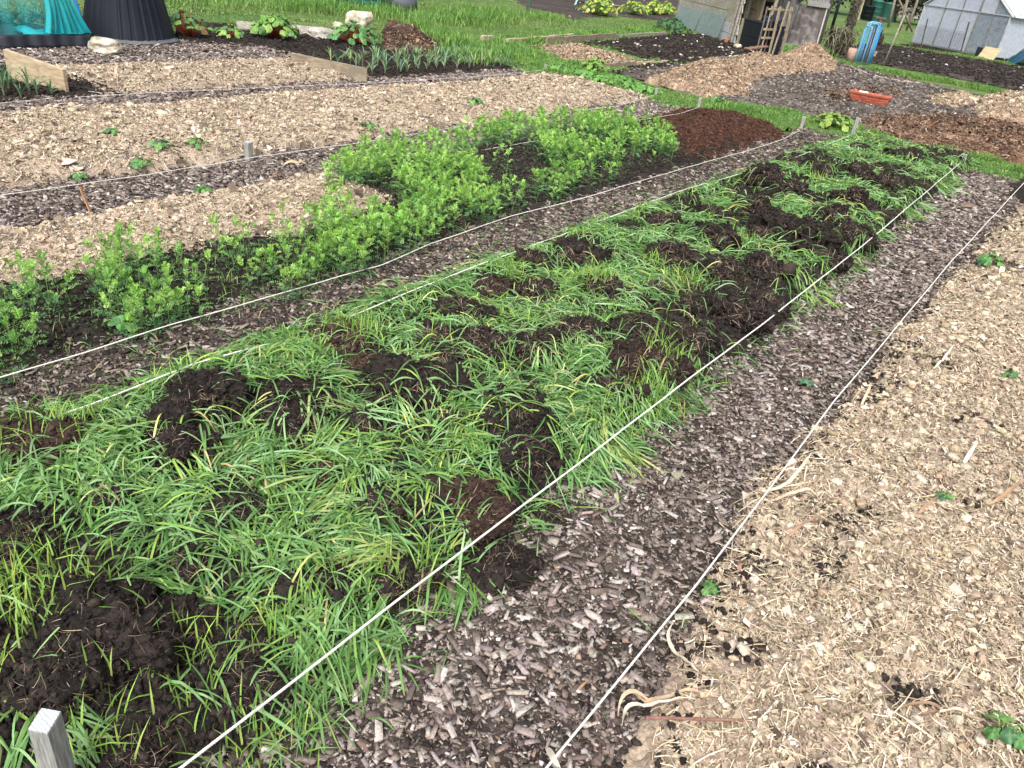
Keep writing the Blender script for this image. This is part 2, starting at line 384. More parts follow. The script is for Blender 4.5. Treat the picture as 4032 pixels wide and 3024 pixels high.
def fibres(name, x, y, L, w, cols, lift=.006, mat=None, bend=.25, tilt=.12, zf=None, **kw):
    n = len(x); th = rng.uniform(0, 2*np.pi, n); R = 4; t = np.linspace(-.5, .5, R)
    bd = rng.normal(0, bend, n); ang = th[:, None]+bd[:, None]*t[None]*2
    px = x[:, None]+L[:, None]*np.cumsum(np.cos(ang), 1)/R; py = y[:, None]+L[:, None]*np.cumsum(np.sin(ang), 1)/R
    z0 = (zf or Zt)(px.ravel(), py.ravel()).reshape(n, R)
    zz = z0*.5+z0.max(1, keepdims=True)*.5+lift+(rng.normal(0, tilt, n)*L)[:, None]*t[None]
    P = np.stack([px, py, np.maximum(zz, z0+.001)], -1)
    side = np.stack([-np.sin(th), np.cos(th), rng.normal(0, .3, n)], -1)
    return strips(name, P, w, side, cols, mat or MF, prof=np.array([.8, 1, 1, .7]), **kw)
def tufts(name, x, y, h, w, cols, mat=None, lean=.5, root=(.20, .24, .07), R=4, zf=None, **kw):
    """upright blades that bend over"""
    n = len(x); th = rng.uniform(0, 2*np.pi, n); ln = np.abs(rng.normal(0, lean, n)); t = np.linspace(0, 1, R)
    z = (zf or Zt)(x, y)-.005; dx, dy = np.cos(th), np.sin(th)
    r = (h*ln)[:, None]*(t**1.8)[None]; zz = z[:, None]+h[:, None]*(t-.35*ln[:, None].clip(0, 1.2)*t**2.5)
    P = np.stack([x[:, None]+dx[:, None]*r, y[:, None]+dy[:, None]*r, zz], -1)
    ph = th+np.pi/2+rng.normal(0, .5, n)
    return strips(name, P, w, np.stack([np.cos(ph), np.sin(ph), 0*ph], -1), cols, mat or MG, root=root, **kw)

# ------------------------------------------------------------------ the ground: lawn, beds and paths
def Rc(x0, x1, y0, y1): return [(x0, y0), (x1, y0), (x1, y1), (x0, y1)]
def c_lawn(x, y, d, z):
    c = mixc((.065, .125, .03), (.12, .17, .055), sst(-.4, .5, fbm(x, y, .5, 4, 60)))
    return mixc(c, (.17, .15, .08), sst(.1, .6, fbm(x, y, 1.6, 4, 66))*.6)
def h_lawn(x, y, d): return .01*fbm(x, y, .6, 3, 61)
g_d = 160.0
gx = np.concatenate([[-200, -120, -80, -55], np.arange(-40, 14, .4), [20, 40, 80, 150]]); gy = np.concatenate([[-30, -10, -3], np.arange(0, 50, .4), [60, 80, 120, 200, 300]])
GX, GY = np.meshgrid(gx, gy); nxg, nyg = len(gx), len(gy); ii = np.arange(nxg*nyg).reshape(nyg, nxg)
q = np.stack([ii[:-1, :-1], ii[:-1, 1:], ii[1:, 1:], ii[1:, :-1]], -1).reshape(-1, 4)
GZ = np.full(GX.shape, -.05)
o = np_mesh('ground', np.stack([GX, GY, GZ], -1), q, MSF, c_lawn(GX, GY, 0, 0), smooth=True); tag(o, kind='structure')

lawn = Sheet([(-40, 4), (-12.2, 4), (-11.4, 6.5), (-11.3, 9), (-10.6, 10.2), (-9.3, 9.0), (-9.4, 12.8), (-7.0, 11.8), (-6.5, 14), (-8.6, 22), (-9, 26), (-40, 26)], h_lawn, .1, .5, .05)
gstrip = Sheet([(-9.9, 9.3), (-8.9, 9.3), (-8.1, 9.8), (-6.7, 10.0), (-5.7, 9.85), (-4.6, 9.8), (-3.6, 10.1), (-3.0, 10.5), (-2.4, 10.75), (-1.5, 10.55), (-.4, 10.2), (2.5, 10.1), (2.5, 11.9), (-.5, 11.5), (-1.6, 11.3), (-2.7, 11.8), (-3.7, 11.9), (-4.7, 11.3), (-5.6, 11.2), (-7, 11.8), (-9.9, 13)],
               lambda x, y, d: .01+.03*sst(0, -.3, d)+.02*fbm(x, y, .4, 3, 61), .08, .3, .05)
path1 = Sheet(Rc(-1.02, -.36, -.3, 10.4), h_path, .03, .15, .06)
path2 = Sheet(Rc(-3.0, -2.40, .2, 10.7), h_path, .05, .2, .06)
path3 = Sheet(Rc(-5.03, -4.2, .5, 10.2), h_path, .05, .2, .06)
path4 = Sheet(Rc(-7.3, -6.48, 1.5, 10.3), h_path, .04, .2, .06)
path5 = Sheet([(-11.9, 2.0), (-8.55, 2.0), (-8.5, 7.2), (-9.6, 7.6), (-10.6, 5.6)], h_path, .06, .2, .06)
dug = Sheet(Rc(-2.44, -.99, -.3, 10.9), h_dug, .05, .22, .07)
mulch = Sheet([(-.42, -.4), (4, -.4), (4, 9.7), (.6, 9.7), (-.2, 9.3), (-.36, 6.2), (-.40, 4.5), (-.38, 3.4), (-.42, 2.8), (-.44, 2.3), (-.34, 1.6), (-.22, 1.15), (-.3, .8)], h_straw, .05, .16, .07)
farsoil = Sheet(Rc(-.45, 4, 9.4, 10.4), h_soil, .06, .2, .06)
vsoil = Sheet(Rc(-4.28, -2.95, .3, 8.6), h_soil, .05, .2, .06)
straw2 = Sheet([(-4.22, .9), (-3.62, 1.2), (-3.55, 2.2), (-3.4, 3.0), (-3.55, 3.7), (-4.2, 3.75)], lambda x, y, d: .02+h_straw(x, y, d), .06, .25, .08)
compost = Sheet([V(1372, 270), V(1425, 246), V(1500, 236), V(1600, 245), V(1690, 283), V(1690, 300), V(1600, 325), V(1510, 350), V(1470, 345), V(1425, 300)],
                lambda x, y, d: .01+.05*sst(.0, -.4, d)+.025*fbm(x, y, .3, 3, 81)+.02*lumps(x, y, .07, 83)+.012*fbm(x, y, .03, 3, 84), .05, .2, .1)
straw3 = Sheet(Rc(-6.52, -5.0, 1.0, 10.0), lambda x, y, d: .015+h_straw(x, y, d)+.03*fbm(x, y, .8, 2, 91), .08, .3, .07)
onion = Sheet(Rc(-8.6, -7.25, 1.0, 3.9), h_soil, .04, .2, .06)
straw4 = Sheet(Rc(-8.55, -7.22, 3.75, 7.1), lambda x, y, d: -.01+.7*h_straw(x, y, d), .04, .2, .07)
garlic = Sheet(Rc(-8.7, -7.25, 6.9, 10.4), h_soil, .05, .2, .06)
rhub = Sheet([(-12.2, 5.8), (-10.6, 5.4), (-9.5, 7.3), (-8.65, 7.2), (-8.7, 9.6), (-9.8, 10.2), (-10.9, 9.6), (-11.6, 7.6)], h_soil, .08, .3, .07)
for s_, nm, cf, mt in ((lawn, 'lawn', c_lawn, MSF), (gstrip, 'grass_path', c_lawn, MSF), (path1, 'path', c_path, MS), (path2, 'path', c_path, MS), (path3, 'path', c_path, MS),
                       (path4, 'path', c_path, MS), (path5, 'path', c_path, MS), (dug, 'soil_bed', c_soil, MS), (farsoil, 'soil_bed', c_soil, MS), (vsoil, 'soil_bed', c_soil, MS),
                       (onion, 'soil_bed', c_soil, MS), (garlic, 'soil_bed', c_soil, MS), (rhub, 'soil_bed', c_soil, MS)):
    tag(s_.build(nm, cf, mt, lod=.0028 if s_ not in (lawn, gstrip) else .01), kind='structure')
for s_, lb in ((mulch, 'pale straw manure mulch over the near right bed'), (straw2, 'short patch of pale straw mulch beside the near end of the vetch'),
               (straw3, 'long pale straw mulch strip between the two left chip paths'), (straw4, 'pale straw mulch between the two upright boards')):
    tag(s_.build('straw_mulch', c_straw, MS), lb, 'mulch', kind='stuff')
def c_comp(x, y, d, z): return mixc((.050, .022, .014), (.115, .055, .035), sst(-.4, .5, fbm(x, y, .07, 4, 86)))
tag(compost.build('compost_heap', c_comp, MS), 'low reddish brown heap of fibrous compost at the far end of the vetch bed', 'compost heap')

# plots beyond the grass path
def far_sheet(pts, hf, nm, cf, wob=.1, lod=.006, solid=True, drop=.07):
    s = Sheet([V(*p) for p in pts], hf, wob, .35, drop); s.ew = -.5; o = s.build(nm, cf, MSF, lod=lod); return s, o
def c_dsoil(x, y, d, z): return mixc((.034, .027, .024), (.075, .060, .052), sst(-.4, .5, fbm(x, y, .25, 4, 13)))
def c_gsoil(x, y, d, z): return mixc((.055, .046, .042), (.13, .112, .10), sst(-.4, .5, fbm(x, y, .5, 4, 14)))
def h_fs(x, y, d): return .01+.03*lumps(x, y, .16, 17)+.02*fbm(x, y, .12, 3, 18)
plotA, o = far_sheet([(1225, 92), (1460, 72), (1520, 74), (1660, 118), (1640, 128), (1420, 156), (1300, 152), (1400, 135), (1330, 110)], h_fs, 'soil_bed', c_dsoil); tag(o, kind='structure')
plotB, o = far_sheet([(1330, 150), (1640, 118), (1790, 120), (1830, 140), (2010, 182), (2260, 240), (2260, 360), (2100, 345), (1950, 320), (1850, 284), (1720, 248), (1560, 218), (1460, 190), (1400, 170)], h_fs, 'soil_bed', c_gsoil, lod=.004); tag(o, kind='structure')
plotC, o = far_sheet([(1880, 92), (1975, 97), (2230, 148), (2260, 205), (2100, 172), (1790, 116), (1800, 104)], h_fs, 'soil_bed', c_dsoil); tag(o, kind='structure')
plotD, o = far_sheet([(1060, -30), (1500, -30), (1478, 52), (1330, 36), (1240, 50), (1180, 26), (1120, 14)], h_fs, 'soil_bed', c_dsoil, wob=.15, lod=.008); tag(o, kind='structure')
def h_sp(x, y, d): return .02+.03*lumps(x, y, .1, 17)+.02*fbm(x, y, .15, 3, 18)
def c_hay(x, y, d, z):
    c = mixc((.27, .19, .13), (.13, .085, .06), sst(-.2, .6, fbm(x, y, .12, 4, 91))); return mixc(c, (.50, .37, .25), sst(.1, .6, fbm(x, y, .06, 3, 93)))
strawP, o = far_sheet([(1140, 99), (1215, 92), (1270, 98), (1345, 120), (1405, 138), (1310, 147), (1200, 126)], h_sp, 'straw_mulch', c_hay, lod=.004)
tag(o, 'small straw covered patch beside the far plot of bare dark soil', 'mulch', kind='stuff')
def heap(pts, H, nm, lb, cf=c_hay, wob=.1, peaks=None):
    def hf(x, y, d):
        z = H*sst(.05, -.55, d)*(.65+.35*fbm(x, y, .9, 2, 97)*1.6)+.05*lumps(x, y, .13, 98)+.035*fbm(x, y, .12, 4, 99)
        for (px, py, pr, ph) in (peaks or []): z = z+ph*np.exp(-((x-px)**2+(y-py)**2)/pr**2)
        return z
    s = Sheet([V(*p) for p in pts], hf, wob, .35, .12); o = s.build(nm, cf, MSF, lod=.0028); tag(o, lb, 'heap'); return s
pk = V(1745, 138); pk2 = V(1640, 150); pk3 = V(1560, 165)
heapA = heap([(1400, 172), (1460, 152), (1560, 138), (1640, 130), (1730, 126), (1800, 146), (1798, 160), (1700, 162), (1630, 180), (1600, 212), (1530, 210), (1450, 186)], .16,
             'straw_heap', 'long brown straw manure heap below the slatted pallet', peaks=[(pk.x, pk.y, .55, .30), (pk2.x, pk2.y, .5, .14), (pk3.x, pk3.y, .5, .10)])
pk = V(2050, 218); pk2 = V(2160, 240)
heapB = heap([(2000, 212), (2060, 205), (2110, 214), (2120, 232), (2060, 236), (2010, 226)], .14, 'straw_heap', 'low pale straw heap just left of the bigger pale heap by the grass path')
heapC = heap([(2100, 236), (2130, 212), (2200, 212), (2270, 235), (2280, 285), (2180, 270), (2100, 255)], .26, 'straw_heap', 'rounded pale straw heap at the right edge beyond the planter')
def c_brn(x, y, d, z):
    c = mixc((.085, .045, .030), (.20, .125, .08), sst(-.4, .5, fbm(x, y, .14, 4, 191))); return mixc(c, (.03, .022, .018), sst(.1, .4, fbm(x, y, .7, 3, 193)))
heapD = heap([(1855, 262), (1950, 250), (2080, 255), (2260, 285), (2270, 365), (2120, 340), (1960, 318), (1880, 286)], .06, 'manure_layer', 'brown strawy manure spread along the far side of the grass path', cf=c_brn)
heapE = heap([(1770, 200), (1830, 193), (1930, 196), (1955, 212), (1880, 225), (1790, 222)], .03, 'manure_layer', 'thin reddish manure scatter around the terracotta planter', cf=c_brn)
mnd = V(905, 85)
heapF = heap([(815, 98), (850, 72), (900, 74), (950, 95), (945, 112), (900, 120), (835, 112)], .2, 'manure_heap', 'dark brown manure mound with grass creeping over its far side', cf=lambda x, y, d, z: mixc((.035, .021, .015), (.12, .075, .052), sst(-.3, .6, fbm(x, y, .15, 4, 195))), peaks=[(V(845, 84).x, V(845, 84).y, .35, .22)])

# ------------------------------------------------------------------ wood chips on the paths
CHIP = [(.29, .248, .222), (.195, .158, .138), (.115, .090, .079), (.050, .038, .033), (.44, .395, .36), (.23, .165, .125)]
def chip_path(s, D, name_lb, wts=(3, 4, 3.2, 2, 1.1, .5), fall=1.2, sz=1.0, keep=None):
    x, y = sample(s, D, d_max=.03, fall=fall, keep=keep); g = grow(x, y)*sz; n = len(x)
    L = rng.lognormal(math.log(.0125), .5, n)*g; W = L*rng.uniform(.18, .6, n); T = np.minimum(W*.5, .006*g)
    o = chips('wood_chips', x, y, L, W, T, pick(CHIP, n, wts, .22)); tag(o, name_lb, 'wood chips', kind='stuff')
chip_path(path1, 15500, 'grey brown wood chips on the path right of the dug bed', keep=lambda x, y, d: .62+.38*sst(-.3, .2, fbm(x, y, .3, 3, 17)))
chip_path(path2, 12500, 'wood chips with stray cut grass on the path left of the dug bed', (2, 4, 4, 3, .6, .5), keep=lambda x, y, d: .55+.45*sst(-.1, .3, fbm(x, y, .5, 3, 7)))
chip_path(path3, 13000, 'wood chips on the path between the vetch bed and the long straw strip', fall=1.0)
chip_path(path4, 13000, 'wood chips on the path with the short stake, beyond the long straw strip', fall=1.0)
chip_path(path5, 9000, 'wood chips in front of the black compost cone', fall=1.0)
# a few larger splinters near the camera
x, y = sample(path1, 260, near=4, fall=2, d_max=-.02); n = len(x); L = rng.uniform(.03, .065, n)
tag(chips('wood_chips', x, y, L, L*rng.uniform(.15, .4, n), np.full(n, .006), pick([(.26, .21, .195), (.38, .33, .305), (.16, .125, .11)], n), tilt=.2, lift=.004), 'large splinters lying over the near wood chip path', 'wood chips', kind='stuff')
def stones(name, s, D, lb, r=(.006, .02), cols=((.45, .42, .38), (.28, .25, .22), (.6, .58, .54)), keep=None, d_max=-.02, fall=1.0, mat=None, squash=.6, wts=None, near=2.6):
    x, y = sample(s, D, near=near, fall=fall, keep=keep, d_max=d_max); n = len(x)
    if not n: return
    t = (1+5**.5)/2
    iv = np.array([(-1, t, 0), (1, t, 0), (-1, -t, 0), (1, -t, 0), (0, -1, t), (0, 1, t), (0, -1, -t), (0, 1, -t), (t, 0, -1), (t, 0, 1), (-t, 0, -1), (-t, 0, 1)])/1.9
    fi = np.array([(0, 11, 5), (0, 5, 1), (0, 1, 7), (0, 7, 10), (0, 10, 11), (1, 5, 9), (5, 11, 4), (11, 10, 2), (10, 7, 6), (7, 1, 8), (3, 9, 4), (3, 4, 2), (3, 2, 6), (3, 6, 8), (3, 8, 9), (4, 9, 5), (2, 4, 11), (6, 2, 10), (8, 6, 7), (9, 8, 1)])
    R = rng.uniform(*r, n)*grow(x, y, .35); c = np.stack([x, y, Zt(x, y)+R*squash*.4], -1)
    a, b, u = rot_frames(n, .3); k = iv[None]*(1+rng.uniform(-.3, .25, (n, 12, 1)))*R[:, None, None]
    vs = c[:, None]+a[:, None]*k[..., :1]*1.25+b[:, None]*k[..., 1:2]+u[:, None]*k[..., 2:]*squash
    o = np_mesh(name, vs, (np.arange(n)[:, None, None]*12+fi[None]).reshape(-1, 3), mat or MC, np.repeat(pick(cols, n, wts), 12, 0), smooth=True); tag(o, lb, name.replace('_', ' '), kind='stuff'); return o

# ------------------------------------------------------------------ straw and manure on the mulched beds
STR = [(.46, .375, .28), (.34, .265, .19), (.58, .505, .41), (.22, .165, .12), (.10, .074, .056), (.42, .36, .25)]
def straw_cover(s, D, Df, lb, fall=1.25, pal=STR, w=(4, 4, 2.5, 2, 1.2, 2), size=1.0, hole=.5):
    kp = lambda x, y, d: 1-hole*sst(.2, .5, fbm(x, y, .16, 4, 31))-.55*sst(.0, .45, fbm(x, y, .07, 3, 33))
    x, y = sample(s, D, d_max=.03, fall=fall, keep=kp); g = grow(x, y, .42)*size; n = len(x)
    L = rng.lognormal(math.log(.0085), .55, n)*g
    tag(flakes('straw_flakes', x, y, L, L*rng.uniform(.18, .7, n), pick(pal, n, w, .15), tilt=.6, lift=.002), lb+', short crumbs', 'straw', kind='stuff')
    x, y = sample(s, Df, d_max=.04, fall=fall, keep=kp); g = grow(x, y, .5); n = len(x)
    L = rng.lognormal(math.log(.04), .55, n).clip(.015, .2)*np.sqrt(g)
    tag(fibres('straw_stalks', x, y, L, rng.uniform(.0013, .003, n)*g, pick([(.58, .48, .33), (.46, .36, .24), (.68, .60, .46), (.30, .22, .15)], n), lift=.007), lb+', loose stalks', 'straw', kind='stuff')
straw_cover(mulch, 34000, 4800, 'pale straw on the near right bed')
straw_cover(straw2, 24000, 3200, 'pale straw beside the near end of the vetch', fall=1.0)
straw_cover(straw3, 22000, 4200, 'pale straw on the long strip between the left paths', fall=1.0)
straw_cover(straw4, 19000, 3500, 'pale straw between the two upright boards', fall=1.0)
HAY = [(.34, .245, .17), (.22, .15, .105), (.46, .36, .26), (.11, .073, .052), (.52, .43, .33)]
for s_, lb in ((strawP, 'brown straw on the far patch'), (heapA, 'brown straw on the long far heap')):
    straw_cover(s_, 11000, 1600, lb, fall=.8, pal=HAY, size=1.15, hole=0)
for s_, lb in ((heapB, 'pale straw on the small right heap'), (heapC, 'pale straw on the rounded right heap')):
    straw_cover(s_, 9000, 1200, lb, fall=.8, size=1.3, hole=0)
BRN = [(.10, .055, .035), (.20, .125, .08), (.055, .03, .02), (.34, .24, .16), (.028, .02, .016)]
for s_, lb in ((heapD, 'manure bits spread along the grass path'), (heapE, 'manure bits around the planter'), (heapF, 'manure bits on the dark mound')):
    straw_cover(s_, 6500, 600, lb, fall=.8, pal=BRN, w=(4, 3, 3, 1.5, 1), size=1.3, hole=.2)
x, y = sample(compost, 16000, d_max=.03, fall=.9); n = len(x); L = rng.lognormal(math.log(.02), .4, n)*grow(x, y, .4)
tag(fibres('compost_fibres', x, y, L*1.3, rng.uniform(.002, .005, n)*grow(x, y, .5), pick([(.10, .045, .028), (.055, .025, .016), (.17, .085, .055), (.03, .016, .012)], n, (4, 4, 1.3, 3)), lift=.004), 'reddish brown fibres covering the compost heap', 'compost', kind='stuff')
stones('manure_lumps', mulch, 240, 'rounded straw manure lumps on the near right bed', (.006, .021), ((.42, .34, .24), (.34, .265, .18), (.50, .43, .33)), mat=MS, near=3.5)
stones('manure_lumps', straw2, 160, 'rounded straw manure lumps beside the near end of the vetch', (.01, .022), ((.40, .325, .24), (.46, .39, .30)), mat=MS)
stones('manure_lumps', straw3, 90, 'rounded straw manure lumps on the long strip', (.01, .025), ((.40, .325, .24), (.46, .39, .30)), mat=MS)
stones('pebbles', plotA, 7, 'pale flints scattered in the far plot of dark soil', (.01, .022), fall=.3)
stones('pebbles', plotB, 40, 'pale flints scattered in the stony plot around the planter', (.004, .010), fall=.3)
stones('pebbles', plotC, .5, 'few pale flints in the dark soil before the greenhouse', (.012, .025), fall=.2)
stones('pebbles', plotD, .25, 'pale flints in the soil beside the trestle', (.015, .03), fall=.1)
stones('pebbles', path1, 45, 'few small flints among the right hand wood chips', (.005, .012))
stones('soil_crumbs', path1, 5000, 'dark soil crumbs spilled on the chip path beside the dug bed', (.004, .012), ((.028, .022, .019), (.045, .035, .03)), keep=lambda x, y, d: .9*sst(-.84, -.98, x)+.5*sst(-.54, -.42, x)+.3*sst(.2, .5, fbm(x, y, .3, 3, 3)), mat=MS, d_max=.05, squash=.8, fall=1.6)
stones('soil_crumbs', path2, 3500, 'dark soil crumbs on the chip path left of the dug bed', (.004, .012), ((.028, .022, .019), (.05, .04, .034)), keep=lambda x, y, d: .25+.6*sst(-2.6, -2.45, x)+.5*sst(.1, .5, fbm(x, y, .4, 3, 3)), mat=MS, d_max=.05, squash=.8, fall=1.5)
SC = ((.016, .0125, .011), (.025, .020, .017), (.040, .031, .026))
stones('soil_crumbs', dug, 6000, 'crumbs of dark soil over the dug bed', (.004, .014), SC, mat=MS, squash=.85, fall=1.7, near=2.3)
stones('soil_crumbs', mulch, 3000, 'dark soil crumbs showing through the near right mulch', (.004, .012), SC, keep=lambda x, y, d: .6*sst(.25, .5, fbm(x, y, .16, 4, 31))+.8*sst(-.12, .02, d)*sst(.8, .2, x)*sst(-.3, .3, fbm(x, y, .3, 3, 35)), mat=MS, d_max=.02, squash=.85)
for s_, D_, lb in ((onion, 1800, 'onion'), (garlic, 1800, 'garlic'), (rhub, 1500, 'rhubarb'), (vsoil, 1800, 'vetch'), (plotA, 900, 'far dark'), (plotC, 500, 'greenhouse'), (plotB, 500, 'stony')):
    stones('soil_crumbs', s_, D_, f'soil crumbs on the {lb} plot', (.006, .02) if s_ in (plotA, plotB, plotC) else (.005, .014), SC if s_ is not plotB else ((.11, .088, .075), (.065, .052, .044), (.19, .165, .145)), mat=MS, fall=.8)

# ------------------------------------------------------------------ soil clods turned up in the dug bed
def icos(level):
    t = (1+5**.5)/2
    v = [Vector(p).normalized() for p in [(-1, t, 0), (1, t, 0), (-1, -t, 0), (1, -t, 0), (0, -1, t), (0, 1, t), (0, -1, -t), (0, 1, -t), (t, 0, -1), (t, 0, 1), (-t, 0, -1), (-t, 0, 1)]]
    f = [(0, 11, 5), (0, 5, 1), (0, 1, 7), (0, 7, 10), (0, 10, 11), (1, 5, 9), (5, 11, 4), (11, 10, 2), (10, 7, 6), (7, 1, 8), (3, 9, 4), (3, 4, 2), (3, 2, 6), (3, 6, 8), (3, 8, 9), (4, 9, 5), (2, 4, 11), (6, 2, 10), (8, 6, 7), (9, 8, 1)]
    for _ in range(level):
        c = {}; g = []
        def mid(a, b):
            k = (min(a, b), max(a, b))
            if k not in c: c[k] = len(v); v.append(((v[a]+v[b])/2).normalized())
            return c[k]
        for a, b, d in f:
            x, y, z = mid(a, b), mid(b, d), mid(d, a); g += [(a, x, z), (b, y, x), (d, z, y), (x, y, z)]
        f = g
    return np.array([tuple(p) for p in v]), np.array(f)
ICO = {k: icos(k) for k in (2, 3, 4, 5)}
ICO0, ICF = icos(0)
CLODS = []
def rough_ball(c, r, seed, lv=4, big=.35, mid=.16, fine=.06, yaw=0.0, flat=None):
    v, f = ICO[lv]; r = np.array(r); p = v*r; R0 = r.mean()
    k = 1+big*fbm3(p+seed*3.1, R0*1.1, 2, seed)*1.6+mid*fbm3(p+seed, R0*.45, 3, seed+7)*1.6+fine*fbm3(p, max(.02, R0*.16), 3, seed+3)*1.6
    p = p*k[:, None]
    cy, sy = math.cos(yaw), math.sin(yaw); p = np.stack([p[:, 0]*cy-p[:, 1]*sy, p[:, 0]*sy+p[:, 1]*cy, p[:, 2]], -1)
    return p+np.array(c), f
def clod(vx, vy, vw, vh, label=None, brown=0.0):
    seed = len(CLODS)+3
    p = V(vx, vy+vh*.25, .04); r = SZ(p, vw*KV)/2; near = dist(p.x, p.y) < 3.2
    ry = r*.85; H = r*(.44 if seed > 4 else .62)
    z0 = float(Zt(np.array([p.x]), np.array([p.y]))[0])-.01
    c = (p.x, p.y, z0+H*.18); lv = 5 if (near or r > .12) else 4; yaw = math.radians((seed*47) % 180)
    v, f = rough_ball(c, (r, ry, H), seed, lv, .40, .36, .22, yaw)
    # crumbly skin
    v[:, 2] += .012*lumps(v[:, 0]+v[:, 2], v[:, 1]+v[:, 2]*.7, .04, seed)+.004*fbm(v[:, 0], v[:, 1]+v[:, 2], .012, 2, seed)
    k = sst(-.5, .6, fbm3(v, .06, 4, seed)); base = np.array((.0135, .0105, .0092))*(1-brown)+np.array((.034, .020, .0145))*brown
    cols = base*(1-k[:, None])+(base*2.3)*k[:, None]
    e = empty('soil_clod', (p.x, p.y, z0), label or 'smaller dark soil clod among the loose grass of the dug bed', 'soil clod', 'soil clods turned up in the dug bed')
    np_mesh('soil_body', v, f, MS, cols, parent=e, smooth=True)
    # root hairs and crumbs hang on the skin
    n = int(min(900, 5200*r)); i = rng.choice(np.where(v[:, 2] > z0+.0)[0], n); q0 = v[i]
    nrm = (q0-np.array(c)); nrm /= np.linalg.norm(nrm, axis=1)[:, None]
    tang = np.cross(nrm, rng.normal(0, 1, (n, 3))); tang /= np.linalg.norm(tang, axis=1)[:, None]+1e-9
    L = rng.uniform(.012, .05, n)*(1 if near else 1.3); t = np.linspace(0, 1, 4)
    cur = rng.normal(0, .5, n)
    P = q0[:, None]+tang[:, None]*(L[:, None]*t)[..., None]+nrm[:, None]*((L*rng.uniform(0, .35, n))[:, None]*np.sin(t*2.6)[None])[..., None]+np.cross(nrm, tang)[:, None]*((L*cur)[:, None]*(t**2)[None])[..., None]
    orr = strips('roots', P, rng.uniform(.0007, .0016, n)*(1 if near else 1.6), np.cross(nrm, tang), pick([(.17, .12, .08), (.10, .068, .048), (.34, .27, .20), (.05, .035, .025)], n), MF, parent=e); orr['kind'] = 'stuff'
    nc = int(min(7500, 150000*r*r)*(1 if near else .6)); i = rng.choice(np.where(v[:, 2] > z0-.01)[0], nc); q1 = v[i]+rng.normal(0, .004, (nc, 3)); Rr = rng.lognormal(math.log(.0034 if near else .0055), .5, nc)
    a_, b_, u_ = rot_frames(nc, 1.0); kk_ = ICO0[None]*(1+rng.uniform(-.35, .3, (nc, 12, 1)))*Rr[:, None, None]
    vs_ = q1[:, None]+a_[:, None]*kk_[..., :1]*1.2+b_[:, None]*kk_[..., 1:2]+u_[:, None]*kk_[..., 2:]*.8
    oc = np_mesh('crumbs', vs_, (np.arange(nc)[:, None, None]*12+ICF[None]).reshape(-1, 3), MS, np.repeat(pick([tuple(base*.9), tuple(base*1.6), tuple(base*2.6)], nc, (4, 4, 2), .15), 12, 0), parent=e, smooth=True); oc['kind'] = 'stuff'
    CLODS.append((p.x, p.y, z0, r, H))
